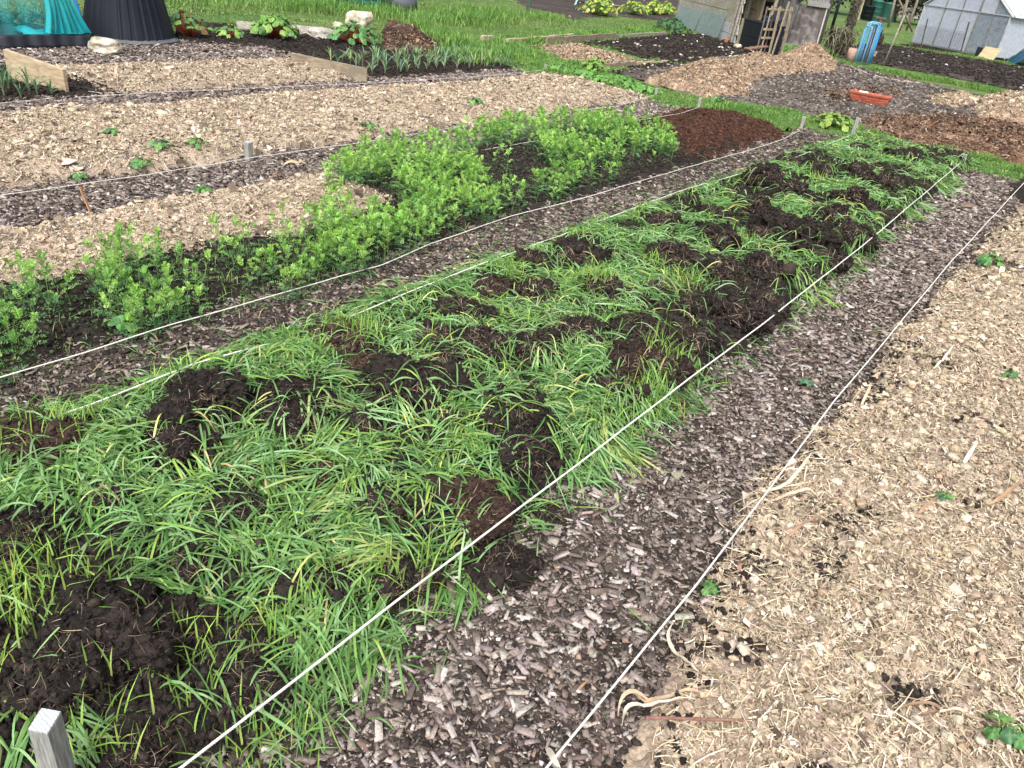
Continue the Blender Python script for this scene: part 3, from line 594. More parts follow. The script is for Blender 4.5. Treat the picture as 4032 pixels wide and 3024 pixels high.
for a in [
    (235, 1385, 330, 180, 'largest dark soil clod, behind the near grey stake'), (395, 1370, 140, 120, 'rooty soil clod against the right side of the largest clod'),
    (520, 1420, 140, 90, 'crumbled soil pile between the rooty clod and the right string', 0), (330, 1590, 190, 110, 'broken soil clod at the foot of the near grey stake'),
    (60, 1150, 150, 90, 'dark soil clod cut by the left picture edge, above the largest clod'), (60, 1215, 120, 80, 'second dark clod at the left picture edge, just below its neighbour'),
    (85, 960, 170, 120, 'brown soil clod with yellowed grass, covering the left string end', .6), (450, 870, 180, 120, 'wide smooth dark clod beside the left string'),
    (640, 880, 180, 110, 'dark clod right of the wide smooth clod near the left string'), (385, 975, 160, 70, 'flat dark clod below the wide smooth clod'),
    (535, 1110, 110, 90, 'small rooty clod standing alone in the thickest loose grass'), (700, 1045, 80, 55, 'small brown clod in the thickest loose grass', .5),
    (632, 968, 55, 40, 'tiny round soil ball on the loose grass'), (745, 745, 150, 80, 'brown clod lying on the left string', .6), (790, 800, 110, 90, 'reddish brown clod below the one lying on the left string', .8),
    (890, 850, 190, 100, 'broad dark clod in the middle of the near half of the bed'), (1015, 1085, 170, 140, 'big reddish brown rooty clod beside the right string', .7), (1080, 1170, 150, 100, 'dark clod right under the right string, below the reddish clod'),
    (1115, 925, 180, 90, 'lumpy dark clod above the rooty round clod'), (1130, 990, 150, 85, 'rooty round clod above the reddish one beside the right string'), (1185, 1080, 80, 60, 'small dark clod outside the right string'),
    (1240, 740, 90, 55), (940, 725, 70, 90, None, .5), (1040, 745, 120, 100, 'dark oval clod half hidden by long arching blades'), (1000, 690, 110, 50), (1155, 770, 110, 60, None), (970, 800, 100, 60),
    (1375, 735, 140, 55, 'long dark clod above the hollow in the bed middle'), (1385, 790, 160, 95, 'rounded dark clod in the middle of the bed, near the right string', .3), (1335, 850, 100, 60), (1060, 630, 100, 40, None, .4), (1245, 570, 110, 70, 'dark clod halfway along the bed near the left string'), (1150, 575, 70, 50),
    (1300, 640, 90, 45), (1160, 640, 80, 40), (1490, 745, 90, 45), (1580, 690, 130, 60, 'dark clod inside the right string, halfway along the bed'), (1480, 680, 70, 45), (1460, 560, 100, 60), (1560, 600, 120, 55), (1540, 530, 110, 60), (1640, 600, 110, 50), (1720, 520, 190, 75, 'widest bare soil clod in the far half of the bed'),
    (1640, 520, 80, 50), (1780, 560, 90, 50), (1430, 490, 70, 35), (1620, 465, 95, 40, 'rounded clod in the far half of the bed near the left string'), (1540, 470, 70, 35), (1640, 400, 90, 35), (1700, 420, 90, 40), (1790, 480, 90, 40), (1830, 440, 80, 35), (1880, 410, 80, 32), (1760, 380, 70, 30), (1840, 385, 70, 28), (1950, 350, 70, 25), (1700, 365, 60, 24), (1850, 330, 50, 20), (1920, 400, 60, 26), (1650, 660, 90, 45), (1830, 520, 90, 40), (1420, 640, 60, 35),
    (900, 1240, 90, 50), (700, 1300, 140, 60, 'low dark clod in the near bed, left of the right string'), (840, 1260, 90, 60), (420, 1230, 90, 50), (830, 1120, 90, 50), (250, 1100, 70, 40), (560, 1490, 100, 60), (980, 940, 60, 40), (780, 940, 90, 40)]:
    clod(*a)
# dense crumbled soil round the clods
def Zc(x, y):
    z = Zt(x, y)
    for (cx, cy, z0, r, H) in CLODS:
        q = 1-((x-cx)**2+(y-cy)**2)/(r*r*1.1); m = q > 0
        z[m] = np.maximum(z[m], z0+H*.18+H*1.0*np.sqrt(q[m]))
    return z
def in_clod(x, y):
    m = np.zeros(x.shape, bool)
    for (cx, cy, z0, r, H) in CLODS: m |= ((x-cx)**2+(y-cy)**2) < (r*1.0)**2
    return m

# ------------------------------------------------------------------ cut grass lying over the dug bed
GP = [(.12, .255, .065), (.19, .36, .13), (.08, .18, .045), (.30, .48, .22), (.27, .43, .08), (.50, .52, .18), (.42, .33, .16)]
GW = (4, 3.8, 3, 2.0, 1.6, .35, .15)
def lying(name, x, y, th, L, w, cols, label, arch=.010, zf=Zc, curl=.26):
    n = len(x); R = 7; t = np.linspace(0, 1, R); k = rng.normal(0, curl, n)
    ang = th[:, None]+k[:, None]*t[None]; st = (L/(R-1))[:, None]
    px = x[:, None]+np.concatenate([np.zeros((n, 1)), np.cumsum(np.cos(ang)[:, :-1]*st, 1)], 1); py = y[:, None]+np.concatenate([np.zeros((n, 1)), np.cumsum(np.sin(ang)[:, :-1]*st, 1)], 1)
    z = zf(px.ravel(), py.ravel()).reshape(n, R)
    # blades bridge the hollows: stay above a chord between the ends, softened
    ch = z[:, :1]*(1-t)+z[:, -1:]*t; u_ = np.clip((z-ch).max(1, keepdims=True), 0, .05); zz = ch+u_*np.sin(np.pi*t)[None]**.7; zz = np.maximum(zz, ch*.5+z*.5)
    zz = zz+(rng.uniform(.001, .016, n))[:, None]+(rng.normal(.0, .10, n)*L)[:, None].clip(0, .03)*t[None]+(np.abs(rng.normal(0, arch, n)))[:, None]*np.sin(np.pi*np.clip(t*1.05, 0, 1))[None]
    P = np.stack([px, py, zz], -1); yaw = th+np.pi/2; tw = rng.normal(0, .55, n)[:, None]+rng.normal(0, .5, n)[:, None]*t[None]
    side = np.stack([np.cos(yaw)[:, None]*np.cos(tw), np.sin(yaw)[:, None]*np.cos(tw), np.sin(tw)], -1)
    pr = np.array([.8, 1, 1, 1, .95, .8, .25]); 
    o = strips(name, P, w, side, cols, MG, prof=pr, smooth=False); tag(o, label, 'cut grass', kind='stuff'); return o
BED = Rc(-2.5, -.95, -.1, 10.9)
def cover(x, y):                                         # where grass stays thick
    c = sst(-.16, .26, fbm(x, y, .42, 3, 301)+.04)
    bare = np.exp(-(((x+1.35)/.35)**2+((y-4.9)/1.6)**2))*.75+np.exp(-(((x+1.2)/.3)**2+((y-8)/1.5)**2))*.35
    c = c*(1-bare); c = np.where((y < 3.0), np.maximum(c, .55*sst(.55, .95, y)), c)
    return np.clip(c, .05, 1)
nb = 3000; bx, by = rng.uniform(-2.5, -.96, nb), 10.8*rng.uniform(.0, 1, nb)**1.25
m = (rng.random(nb) < cover(bx, by)) & vis(bx, by); bx, by = bx[m], by[m]; m = ~(in_clod(bx, by) & (rng.random(len(bx)) < .93)); bx, by = bx[m], by[m]
kk = (rng.integers(12, 34, len(bx))*np.clip((3.2/dist(bx, by))**.5, .6, 1.25)).astype(int)
ix = np.repeat(np.arange(len(bx)), kk); n = len(ix)
bth = rng.normal(-.35, 1.0, len(bx))+rng.choice([0, np.pi], len(bx), p=(.7, .3))+1.2*fbm(bx, by, 1.2, 2, 311)
bl = rng.uniform(.08, .17, len(bx))
x = bx[ix]+rng.normal(0, .04, n); y = by[ix]+rng.normal(0, .04, n); th = bth[ix]+rng.normal(0, .38, n); L = bl[ix]*rng.uniform(.5, 1.25, n)
bc = pick(GP, len(bx), GW, .1); cols = bc[ix]*.55+pick(GP, n, GW, .12)*.45
g = np.clip(dist(x, y)/4.5, 1, 1.5)
m = ~(in_clod(x+np.cos(th)*L*.5, y+np.sin(th)*L*.5) & (rng.random(n) < .82))
lying('cut_grass', x[m], y[m], th[m], L[m], (rng.uniform(.0036, .0082, n)*g)[m], cols[m], 'loose green grass lying in swathes over the dug bed')
x, y = sample(dug, 2000, d_max=.02, fall=.8, keep=lambda x, y, d: .12+.88*cover(x, y)); n = len(x)
m = ~(in_clod(x, y) & (rng.random(n) < .85)); x, y = x[m], y[m]; n = len(x)
lying('cut_grass', x, y, rng.uniform(0, 6.28, n), rng.uniform(.05, .17, n), rng.uniform(.003, .0065, n)*np.clip(dist(x, y)/4.5, 1, 1.5), pick(GP, n, (4, 3.4, 3, 2, 1.8, .8, .5)), 'single grass blades strewn every way over the dug bed', .02)
# strays on the paths
x, y = sample(path1, 1900, fall=.8, keep=lambda x, y, d: .85*sst(-.78, -1.0, x)*(.35+.65*sst(0, .4, fbm(x, y, .5, 3, 9)))+.006); n = len(x)
lying('cut_grass', x, y, rng.uniform(0, 6.28, n), rng.uniform(.05, .16, n), rng.uniform(.002, .0045, n), pick(GP, n, GW), 'stray grass blades on the right hand chip path', .012, zf=Zt)
x, y = sample(path2, 1400, fall=.7, keep=lambda x, y, d: .12+.75*sst(-2.75, -2.45, x)*(.3+.7*sst(-.1, .4, fbm(x, y, .5, 3, 9)))); n = len(x)
lying('cut_grass', x, y, rng.uniform(0, 6.28, n), rng.uniform(.04, .14, n), rng.uniform(.002, .004, n)*1.1, pick(GP, n, (4, 3, 3, 1, 1, 1, 1)), 'stray grass blades on the chip path left of the dug bed', .01, zf=Zt)
# tufts still rooted
ts = [(40, 1330, .10, 330), (650, 790, .07, 90), (740, 735, .06, 80), (1290, 640, .08, 110), (1480, 625, .06, 80), (1450, 800, .07, 120), (370, 850, .05, 50), (810, 1290, .05, 70), (920, 1240, .05, 60), (430, 1480, .06, 80), (610, 1400, .06, 70),
      (150, 950, .07, 120), (1240, 640, .06, 50), (1100, 610, .05, 60), (1700, 610, .05, 50), (1760, 400, .05, 40), (1900, 350, .05, 50), (1400, 590, .05, 60), (560, 1590, .06, 80), (200, 1640, .07, 90), (1600, 545, .04, 40), (1400, 870, .06, 120), (1330, 920, .05, 70), (780, 760, .05, 60)]
X, Y, Hh = [], [], []
for vx, vy, rr, nn in ts:
    p = V(vx, vy, .05); X.append(rng.normal(p.x, rr, nn)); Y.append(rng.normal(p.y, rr, nn)); Hh.append(rng.uniform(.05, .12, nn))
X, Y, Hh = map(np.concatenate, (X, Y, Hh)); n = len(X)
tag(tufts('grass_tufts', X, Y, Hh, rng.uniform(.003, .005, n)*np.clip(dist(X, Y)/4, 1, 1.7), pick([(.20, .38, .06), (.26, .44, .08), (.14, .28, .05), (.34, .44, .10)], n), zf=Zc, lean=.6, root=(.27, .34, .11)),
    'lime green tufts of grass still rooted in the dug bed', 'grass', kind='stuff')
# grass path and lawn
LG = [(.12, .26, .05), (.18, .35, .07), (.08, .19, .04), (.25, .41, .10), (.30, .36, .13)]
x, y = sample(gstrip, 9000, d_max=.05, fall=.75, keep=lambda x, y, d: .45+.55*sst(-.3, .2, fbm(x, y, .4, 3, 66))); n = len(x)
hm = .035+.075*sst(.0, .5, fbm(x, y, .45, 3, 67))
tag(tufts('grass', x, y, hm*rng.uniform(.6, 1.3, n), rng.uniform(.005, .010, n), pick(LG, n, (4, 3, 3, 1.2, .4)), lean=.8, root=(.10, .16, .04)), 'lush green grass growing on the path across the plots', 'grass', kind='stuff')
x, y = sample(lawn, 3000, d_max=.05, fall=.75, near=3.5, lo=.05, keep=lambda x, y, d: .55+.45*sst(-.3, .3, fbm(x, y, .8, 3, 66))); n = len(x)
hm = .02+.04*sst(.1, .5, fbm(x, y, 1.0, 3, 67))+.10*sst(-20, -21.5, x+.0*y)*0
tag(tufts('grass', x, y, hm*rng.uniform(.6, 1.4, n), rng.uniform(.010, .02, n), pick([(.14, .26, .06), (.19, .32, .08), (.10, .20, .045), (.25, .32, .11), (.28, .29, .14)], n, (4, 3, 3, 1.2, .8)), lean=.8, R=3, root=(.09, .13, .04)), 'mown lawn between the allotment plots', 'grass', kind='stuff')
def band(pts, D, h0, h1, lb, r=.3, pal=LG, wts=(4, 3, 3, 1.2, .4), wd=(.008, .016), lean=.7, solid=None):
    """long grass along a line of points"""
    X, Y = [], []
    for a, b in zip(pts[:-1], pts[1:]):
        n = max(2, int(D*(b-a).length)); t = rng.random(n); X.append(a.x+(b.x-a.x)*t+rng.normal(0, r, n)); Y.append(a.y+(b.y-a.y)*t+rng.normal(0, r, n))
    X, Y = np.concatenate(X), np.concatenate(Y); k = sst(-.5, .4, fbm(X, Y, .5, 3, 68)); m = rng.random(len(X)) < .3+.7*k; X, Y, k = X[m], Y[m], k[m]; n = len(X)
    tag(tufts('grass', X, Y, (h0+(h1-h0)*k)*rng.uniform(.5, 1.2, n), rng.uniform(*wd, n), pick(pal, n, wts), lean=lean), lb, 'grass', kind='stuff')
band([V(640, 20), V(760, 30), V(880, 38), V(1000, 50), V(1060, 30)], 1500, .15, .32, 'long uncut grass along the far edge of the lawn', .5)
band([V(360, 8), V(640, 20)], 700, .12, .25, 'long grass beyond the black cone', .5)
band([V(1060, 30), V(1130, 36), V(1200, 42)], 900, .10, .2, 'long grass beside the grey pole', .4)
band([V(1790, 128), V(1900, 152), V(2060, 176), V(2240, 215)], 2200, .05, .12, 'grass along the far path before the greenhouse plot', .16)
band([V(1700, 108), V(1760, 110)], 1200, .08, .2, 'grass at the foot of the dark shed door', .3)
band([V(1740, 85), V(1860, 88), V(2000, 112), V(2100, 128), V(2240, 152)], 700, .05, .12, 'grass along the foot of the greenhouse', .3)
band([V(1850, 60), V(1960, 80)], 500, .05, .15, 'grass between the green bins and the greenhouse', 1.0)
band([V(1090, 100), V(1250, 82), V(1450, 66)], 1300, .06, .16, 'grass behind the timber edging', .2)
band([V(850, 62), V(920, 66), V(960, 88), V(985, 108)], 1600, .10, .22, 'long grass creeping over the manure mound', .14)
band([V(1000, 140), V(1070, 120), V(1150, 120)], 1200, .08, .16, 'long grass at the end of the garlic bed', .2)

# ------------------------------------------------------------------ vetch
def vetch(name, x, y, H, label, lum=1.0):
    n = len(x); z0 = Zt(x, y); la = rng.uniform(0, 6.28, n); ln = np.abs(rng.normal(0, .28, n))*H
    t = np.linspace(0, 1, 6)
    def stem(tt): return np.stack([x[:, None]+(np.cos(la)*ln)[:, None]*tt**1.6, y[:, None]+(np.sin(la)*ln)[:, None]*tt**1.6, z0[:, None]+H[:, None]*tt], -1)
    P = stem(np.broadcast_to(t, (n, 6)))
    o = strips('vetch_stems', P, np.full(n, .003), np.stack([np.cos(la+1.5), np.sin(la+1.5), 0*la], -1), pick([(.12, .22, .06), (.18, .26, .09)], n), ML, prof=np.array([1, 1, .9, .8, .7, .5]))
    tag(o, label+', stems', 'vetch', kind='stuff')
    K, J = 9, 7; hk = np.concatenate([np.linspace(.12, .85, K-3), [.93, 1.0, 1.0]])
    T = np.clip(hk[None]+rng.normal(0, .04, (n, K)), .03, 1.0); B = stem(T)                  # n,K,3
    az = (rng.uniform(0, 6.28, n)[:, None]+np.arange(K)[None]*2.4+rng.normal(0, .3, (n, K)))
    el = .35+.85*T**2+rng.normal(0, .2, (n, K)); Lr = (.06+.04*rng.random((n, K)))*(1.1-.25*T**4)*np.clip(H/.2, .75, 1.15)[:, None]
    r = np.stack([np.cos(az)*np.cos(el), np.sin(az)*np.cos(el), np.sin(el)], -1); s = np.stack([-np.sin(az), np.cos(az), 0*az], -1); u = np.cross(r, s)
    tj = np.linspace(.15, 1, J); 
    Q = B[:, :, None]+r[:, :, None]*(Lr[..., None]*tj)[..., None]-np.array([0, 0, 1])*(Lr[..., None]*.35*tj**2)[..., None]
    ll = .0145*np.clip(H/.2, .8, 1.15)[:, None, None]*np.where(tj > .9, .8, 1)[None, None]*rng.uniform(.8, 1.2, (n, K, J)); lw = ll*.25*(1.0+.15*np.clip(dist(x, y)/4-1, 0, 1))[:, None, None]
    out = []
    for sg in (-1, 1):
        dl = s[:, :, None]*sg*.8+r[:, :, None]*.55+u[:, :, None]*(-.25*sg*0+.25)+rng.normal(0, .12, (n, K, J, 3)); dl /= np.linalg.norm(dl, axis=-1, keepdims=True)
        wv = np.cross(dl, u[:, :, None]+rng.normal(0, .25, (n, K, J, 3))); wv /= np.linalg.norm(wv, axis=-1, keepdims=True)+1e-9
        a = Q; b = Q+dl*(ll*.5)[..., None]+wv*lw[..., None]; c = Q+dl*ll[..., None]*1.15; d = Q+dl*(ll*.5)[..., None]-wv*lw[..., None]
        out.append(np.stack([a, b, c, d], -2))
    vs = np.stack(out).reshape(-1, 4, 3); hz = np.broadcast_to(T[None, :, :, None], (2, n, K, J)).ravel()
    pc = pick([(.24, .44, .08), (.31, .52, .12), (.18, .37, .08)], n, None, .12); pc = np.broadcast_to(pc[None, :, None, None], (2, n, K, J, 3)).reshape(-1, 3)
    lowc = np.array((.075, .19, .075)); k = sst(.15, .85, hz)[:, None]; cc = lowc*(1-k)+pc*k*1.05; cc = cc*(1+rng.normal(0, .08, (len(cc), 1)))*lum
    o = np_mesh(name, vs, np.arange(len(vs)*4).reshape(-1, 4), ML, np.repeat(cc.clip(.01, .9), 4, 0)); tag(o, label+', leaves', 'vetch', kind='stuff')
vd = [V(*p, .08) for p in [(705, 395), (765, 335), (900, 315), (1100, 275), (1180, 262), (1340, 255), (1440, 295), (1462, 335), (1300, 395), (1200, 425), (1100, 450), (950, 500), (850, 555), (740, 590), (700, 520)]]
def fillp(poly, D, dens): 
    P = [(p.x, p.y) for p in poly]; return sample(None, D, poly=P, near=50, keep=dens)
x, y = fillp(vd, 300, lambda x, y, d: sst(-.16, .16, fbm(x, y, .5, 3, 401)+.05+.30*sst(-.25, -.02, d))*.96+.04); 
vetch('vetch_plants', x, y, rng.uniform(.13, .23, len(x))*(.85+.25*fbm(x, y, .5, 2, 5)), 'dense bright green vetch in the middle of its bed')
vn_ = [V(*p, .05) for p in [(0, 640), (60, 620), (180, 645), (230, 590), (300, 560), (460, 545), (560, 515), (640, 505), (705, 480), (750, 590), (650, 630), (560, 655), (400, 700), (290, 722), (130, 770), (-60, 830), (-120, 700)]]
x, y = fillp(vn_, 290, lambda x, y, d: .15+.85*sst(-.22, .25, fbm(x, y, .32, 3, 403)+.04)); 
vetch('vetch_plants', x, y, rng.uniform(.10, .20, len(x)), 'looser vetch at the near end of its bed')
x, y = fillp(vd+[], 2600, lambda x, y, d: .4); n = len(x)
tag(flakes('vetch_litter', x, y, rng.uniform(.008, .018, n), rng.uniform(.004, .009, n), pick([(.06, .12, .05), (.10, .18, .06), (.10, .07, .05)], n), tilt=.5, lift=.012, mat=ML), 'low dark leaves under the dense vetch', 'vetch', kind='stuff')
x, y = fillp(vn_, 3400, lambda x, y, d: .25+.75*sst(-.2, .3, fbm(x, y, .3, 3, 403))); n = len(x)
tag(flakes('vetch_litter', x, y, rng.uniform(.008, .016, n), rng.uniform(.004, .008, n), pick([(.06, .12, .05), (.09, .17, .06), (.12, .20, .08)], n), tilt=.5, lift=.02, mat=ML), 'low dark leaves under the looser near vetch', 'vetch', kind='stuff')
x, y = fillp(vn_, 900, lambda x, y, d: .6); n = len(x)
tag(tufts('grass_tufts', x, y, rng.uniform(.03, .09, n), rng.uniform(.002, .004, n), pick(LG, n), lean=1.0), 'thin grass mixed into the near vetch', 'grass', kind='stuff')

# ------------------------------------------------------------------ stakes and strings
def Zat(x, y): return float(Zt(np.array([float(x)]), np.array([float(y)]))[0])
def stake(px, py, top, w, label, mat=None, h=None, name='wooden_stake', lean=(0, 0), yaw=.3, group='short wooden stakes at the bed corners'):
    p = G(px, py, .02); h = h or max(.05, UP((p.x, p.y), top)); w = w or .045
    e = empty(name, (p.x, p.y, 0), label, 'stake', group)
    b = (p.x, p.y, -.06); t = (p.x+lean[0]*h, p.y+lean[1]*h, h)
    m = MB(); m.beam(b, t, w, w, up=(math.cos(yaw), math.sin(yaw), 0)); m.build('shaft', mat or MW_grey, e, bevel=w*.05)
    m = MB(); tt = Vector(t); d = (tt-Vector(b)).normalized(); m.beam(tt+d*.0003, tt+d*.003, w*.94, w*.94, up=(math.cos(yaw), math.sin(yaw), 0)); m.build('end_grain', MW_end, e)
    return Vector(t)
# the near stake: its cut top slopes towards the camera
nx, ny = -1.075, .30
e = empty('wooden_stake', (nx, ny, 0), 'weathered grey square stake in the near left corner of the picture', 'stake', 'short wooden stakes at the bed corners')
MWg2 = mat_p('grey_stake_side', (.13, .135, .13), (.34, .34, .32), 10, .85, (26, 26, 1.6), .0015)
w = .0195; Rz = Matrix.Rotation(math.radians(28), 3, 'Z'); cs = [Rz @ Vector((a*w, b*w, 0)) for a, b in ((-1, -1), (1, -1), (1, 1), (-1, 1))]
vs = [Vector((nx, ny, -.1))+c for c in cs]+[Vector((nx, ny, .325+.25*c.y-.06*c.x))+c for c in cs]
MB().add(vs, [(3, 2, 1, 0), (4, 5, 6, 7), (0, 1, 5, 4), (1, 2, 6, 5), (2, 3, 7, 6), (3, 0, 4, 7)]).build('shaft', MWg2, e, bevel=.0015)
m, nt, b = newmat('growth_rings'); wv = N(nt, 'ShaderNodeTexWave', Scale=55.0, Distortion=6.0, Detail=2.0); wv.bands_direction = 'Y'; tc = N(nt, 'ShaderNodeTexCoord'); cr = N(nt, 'ShaderNodeValToRGB')
cr.color_ramp.elements[0].color = (.29, .31, .34, 1); cr.color_ramp.elements[1].color = (.44, .47, .50, 1); cr.color_ramp.elements[0].position = .1; cr.color_ramp.elements[1].position = .6
nt.links.new(tc.outputs['Object'], wv.inputs[0]); nt.links.new(wv.outputs[0], cr.inputs[0]); nt.links.new(cr.outputs[0], b.inputs['Base Color']); b.inputs['Roughness'].default_value = .8
tp = [Vector((nx, ny, .3255+.25*c.y-.06*c.x))+c*.95 for c in cs]
MB().add(tp+[p+Vector((0, 0, .0012)) for p in tp], [(3, 2, 1, 0), (4, 5, 6, 7), (0, 1, 5, 4), (1, 2, 6, 5), (2, 3, 7, 6), (3, 0, 4, 7)]).build('end_grain', m, e)
stake(3350, 540, 464, .045, 'grey stake at the far left corner of the dug bed', lean=(.05, .02))
stake(3783, 650, 608, .045, 'short grey stake at the far right corner of the dug bed')
stake(3153, 505, 460, .045, 'grey stake at the far end of the string beside the vetch', lean=(.03, 0))
stake(2748, 432, 386, .042, 'grey stake at the far left tip of the brown compost heap')
stake(2581, 378, 348, .042, 'short grey stake in the grass at the far end of the long straw strip')
stake(2289, 318, 298, .045, 'low stake at the far end of the short chip path, among clover leaves')
stake(2146, 285, 256, .045, 'low stake at the far end of the garlic bed')
stake(981, 625, 560, .045, 'squared brown stake beside the string at the near edge of the long straw strip', yaw=.1)
stake(585, 442, 408, .05, 'stub of a stake on the chip path beyond the long straw strip', yaw=.1)
p0 = G(382, 872, .0); hh = UP(p0, 742)
e = empty('thin_cane', (p0.x, p0.y, 0), 'thin orange brown cane leaning in the near straw beside the left chip path', 'cane')
side = Vector((M[0, 0], M[1, 0], 0)).normalized()
MB().beam(p0-Vector((0, 0, .05)), p0+Vector((0, 0, hh))-side*SZ(p0, 45), .018, .007, up=(side.x, side.y, 0)).build('shaft', mat_p('orange_cane', (.36, .19, .09), (.50, .28, .15), 10, .7, (3, 3, 3)), e)

def rope(name, pts, r, label, pitch=.016, strands=3, seg=6, group='white strings stretched along the beds', mat=None):
    P = np.array([tuple(p) for p in pts]); sl = np.linalg.norm(np.diff(P, axis=0), axis=1); cum = np.concatenate([[0], np.cumsum(sl)]); Lt = cum[-1]
    n = int(Lt/pitch*seg); s = np.linspace(0, Lt, n); C = np.stack([np.interp(s, cum, P[:, i]) for i in range(3)], -1)
    k = 9; Cp = np.pad(C, ((k, k), (0, 0)), 'edge'); C = sum(Cp[i:i+n] for i in range(2*k+1))/(2*k+1)
    C[:, 2] += .0015*np.sin(s*3.1)+.001*np.sin(s*11); C[:, 0] += .0012*np.sin(s*4.3+1)
    D = np.gradient(C, axis=0); D /= np.linalg.norm(D, axis=1)[:, None]; A = np.cross(D, (0, 0, 1)); A /= np.linalg.norm(A, axis=1)[:, None]; B = np.cross(D, A)
    vs, fs = [], []; q = 5; rs = r*.56
    for j in range(strands):
        ph = s/pitch*2*np.pi+j*2*np.pi/strands; cc = C+(A*np.cos(ph)[:, None]+B*np.sin(ph)[:, None])*r*.5
        for i in range(q): a = 2*np.pi*i/q; vs.append(cc+(A*math.cos(a)+B*math.sin(a))*rs)
    vs = np.stack(vs, 1)                                    # n, strands*q, 3
    W = strands*q; b = np.arange(n-1)[:, None]*W
    for j in range(strands):
        for i in range(q): u0, u1 = j*q+i, j*q+(i+1) % q; fs.append(np.concatenate([b+u0, b+u1, b+W+u1, b+W+u0], 1))
    o = np_mesh(name, vs, np.concatenate(fs), mat or MROPE, smooth=True); tag(o, label, 'string', group); return o
def rp(pts, z=.04): return [G(x, y, p[0] if (p := rest) else z) for x, y, *rest in pts]
rope('string', [G(2010, 3200, .08), G(2150, 3024, .08), G(2735, 2315, .075), G(3281, 1586, .065), G(3737, 1039, .05), G(4023, 729, .05), G(4200, 545, .05)], .0032, 'rightmost white twisted string, along the edge of the near straw bed')
rope('string', [G(480, 3200, .13), G(711, 3024, .13), G(1823, 2169, .135), G(2350, 1768, .15), G(2990, 1285, .165), G(3400, 965, .15), G(3783, 640, .10)], .0035, 'white twisted string along the right side of the dug bed')
rope('string', [G(-120, 1772, .125), G(60, 1705, .125), G(245, 1632, .125), G(360, 1592, .125), G(780, 1430, .125), G(1240, 1300, .125), G(1660, 1130, .125), G(2100, 965, .125), G(2700, 745, .125), G(3100, 632, .125), G(3345, 534, .125)], .0032, 'white twisted string along the left side of the dug bed')
rope('string', [G(-150, 1535, .05), G(0, 1487, .06), G(330, 1390, .06), G(690, 1275, .06), G(985, 1190, .05), G(1325, 1090, .05), G(1500, 1045, .05), G(1700, 960, .05), G(2010, 850, .05), G(2300, 780, .05), G(2480, 725, .05), G(2700, 660, .05), G(2920, 600, .05), G(3080, 550, .06), G(3150, 512, .08)], .003, 'white string with slack bends between the vetch and the left chip path')
rope('string', [G(-100, 962, .05), G(0, 940, .05), G(400, 860, .06), G(1000, 755, .05), G(1310, 700, .05), G(1700, 625, .04), G(2230, 535, .05), G(2505, 475, .06), G(2686, 445, .07), G(2745, 425, .09)], .0026, 'white string that disappears behind the dense vetch', .02, seg=4)
rope('string', [G(-100, 792, .06), G(0, 770, .06), G(500, 700, .06), G(980, 622, .07), G(1420, 562, .07), G(1850, 492, .06), G(2180, 445, .06), G(2420, 420, .07), G(2578, 374, .10)], .0026, 'white string along the near edge of the long straw strip', .02, seg=4)
rope('string', [G(-100, 500, .05), G(0, 487, .05), G(250, 460, .05), G(570, 438, .07), G(900, 422, .05), G(1350, 388, .04), G(1800, 360, .05), G(2050, 338, .06), G(2285, 312, .08)], .0022, 'thin string along the far edge of the long straw strip', .03, seg=3)
rope('string', [G(-60, 412, .05), G(0, 407, .05), G(220, 385, .05)], .0024, 'short string in front of the onion plants', .03, seg=3)
rope('string', [G(300, 383, .05), G(640, 363, .05), G(1000, 345, .05), G(1450, 328, .06), G(1900, 299, .06), G(2143, 276, .08)], .0024, 'string in front of the garlic rows and the grey board', .03, seg=3)
rope('string', [G(265, 258, .05), G(620, 252, .05), G(1000, 246, .05), G(1140, 240, .05)], .002, 'thin string behind the straw between the two boards', .03, seg=3)
rope('string', [G(3352, 500, .10), G(3435, 553, .07), G(3600, 598, .06), G(3770, 638, .10)], .0026, 'string across the far end of the dug bed between its two corner stakes', .03, seg=3)

def rock(name, px, py, wpx, hpx, dpt, label, seed, mat=MSTONE, squareness=0, cat='stone', lean=0.0):
    p = G(px, py); w = SZ(p, wpx)/2; h = UP(p, py-hpx)/2; z0 = -.02
    v, f = rough_ball((0, 0, 0), (1, 1, 1), seed, 4, .22, .14, .05)
    if squareness: v = np.sign(v)*np.abs(v)**squareness
    v = v*np.array((w, dpt, h)); v[:, 0] += lean*v[:, 2]
    a = math.atan2(M[1, 0], M[0, 0]); ca, sa = math.cos(a), math.sin(a); v = np.stack([v[:, 0]*ca-v[:, 1]*sa, v[:, 0]*sa+v[:, 1]*ca, v[:, 2]], -1)
    o = np_mesh(name, v+np.array((p.x, p.y, z0+h)), f, mat, loc=(p.x, p.y, z0), smooth=True); tag(o, label, cat); return o
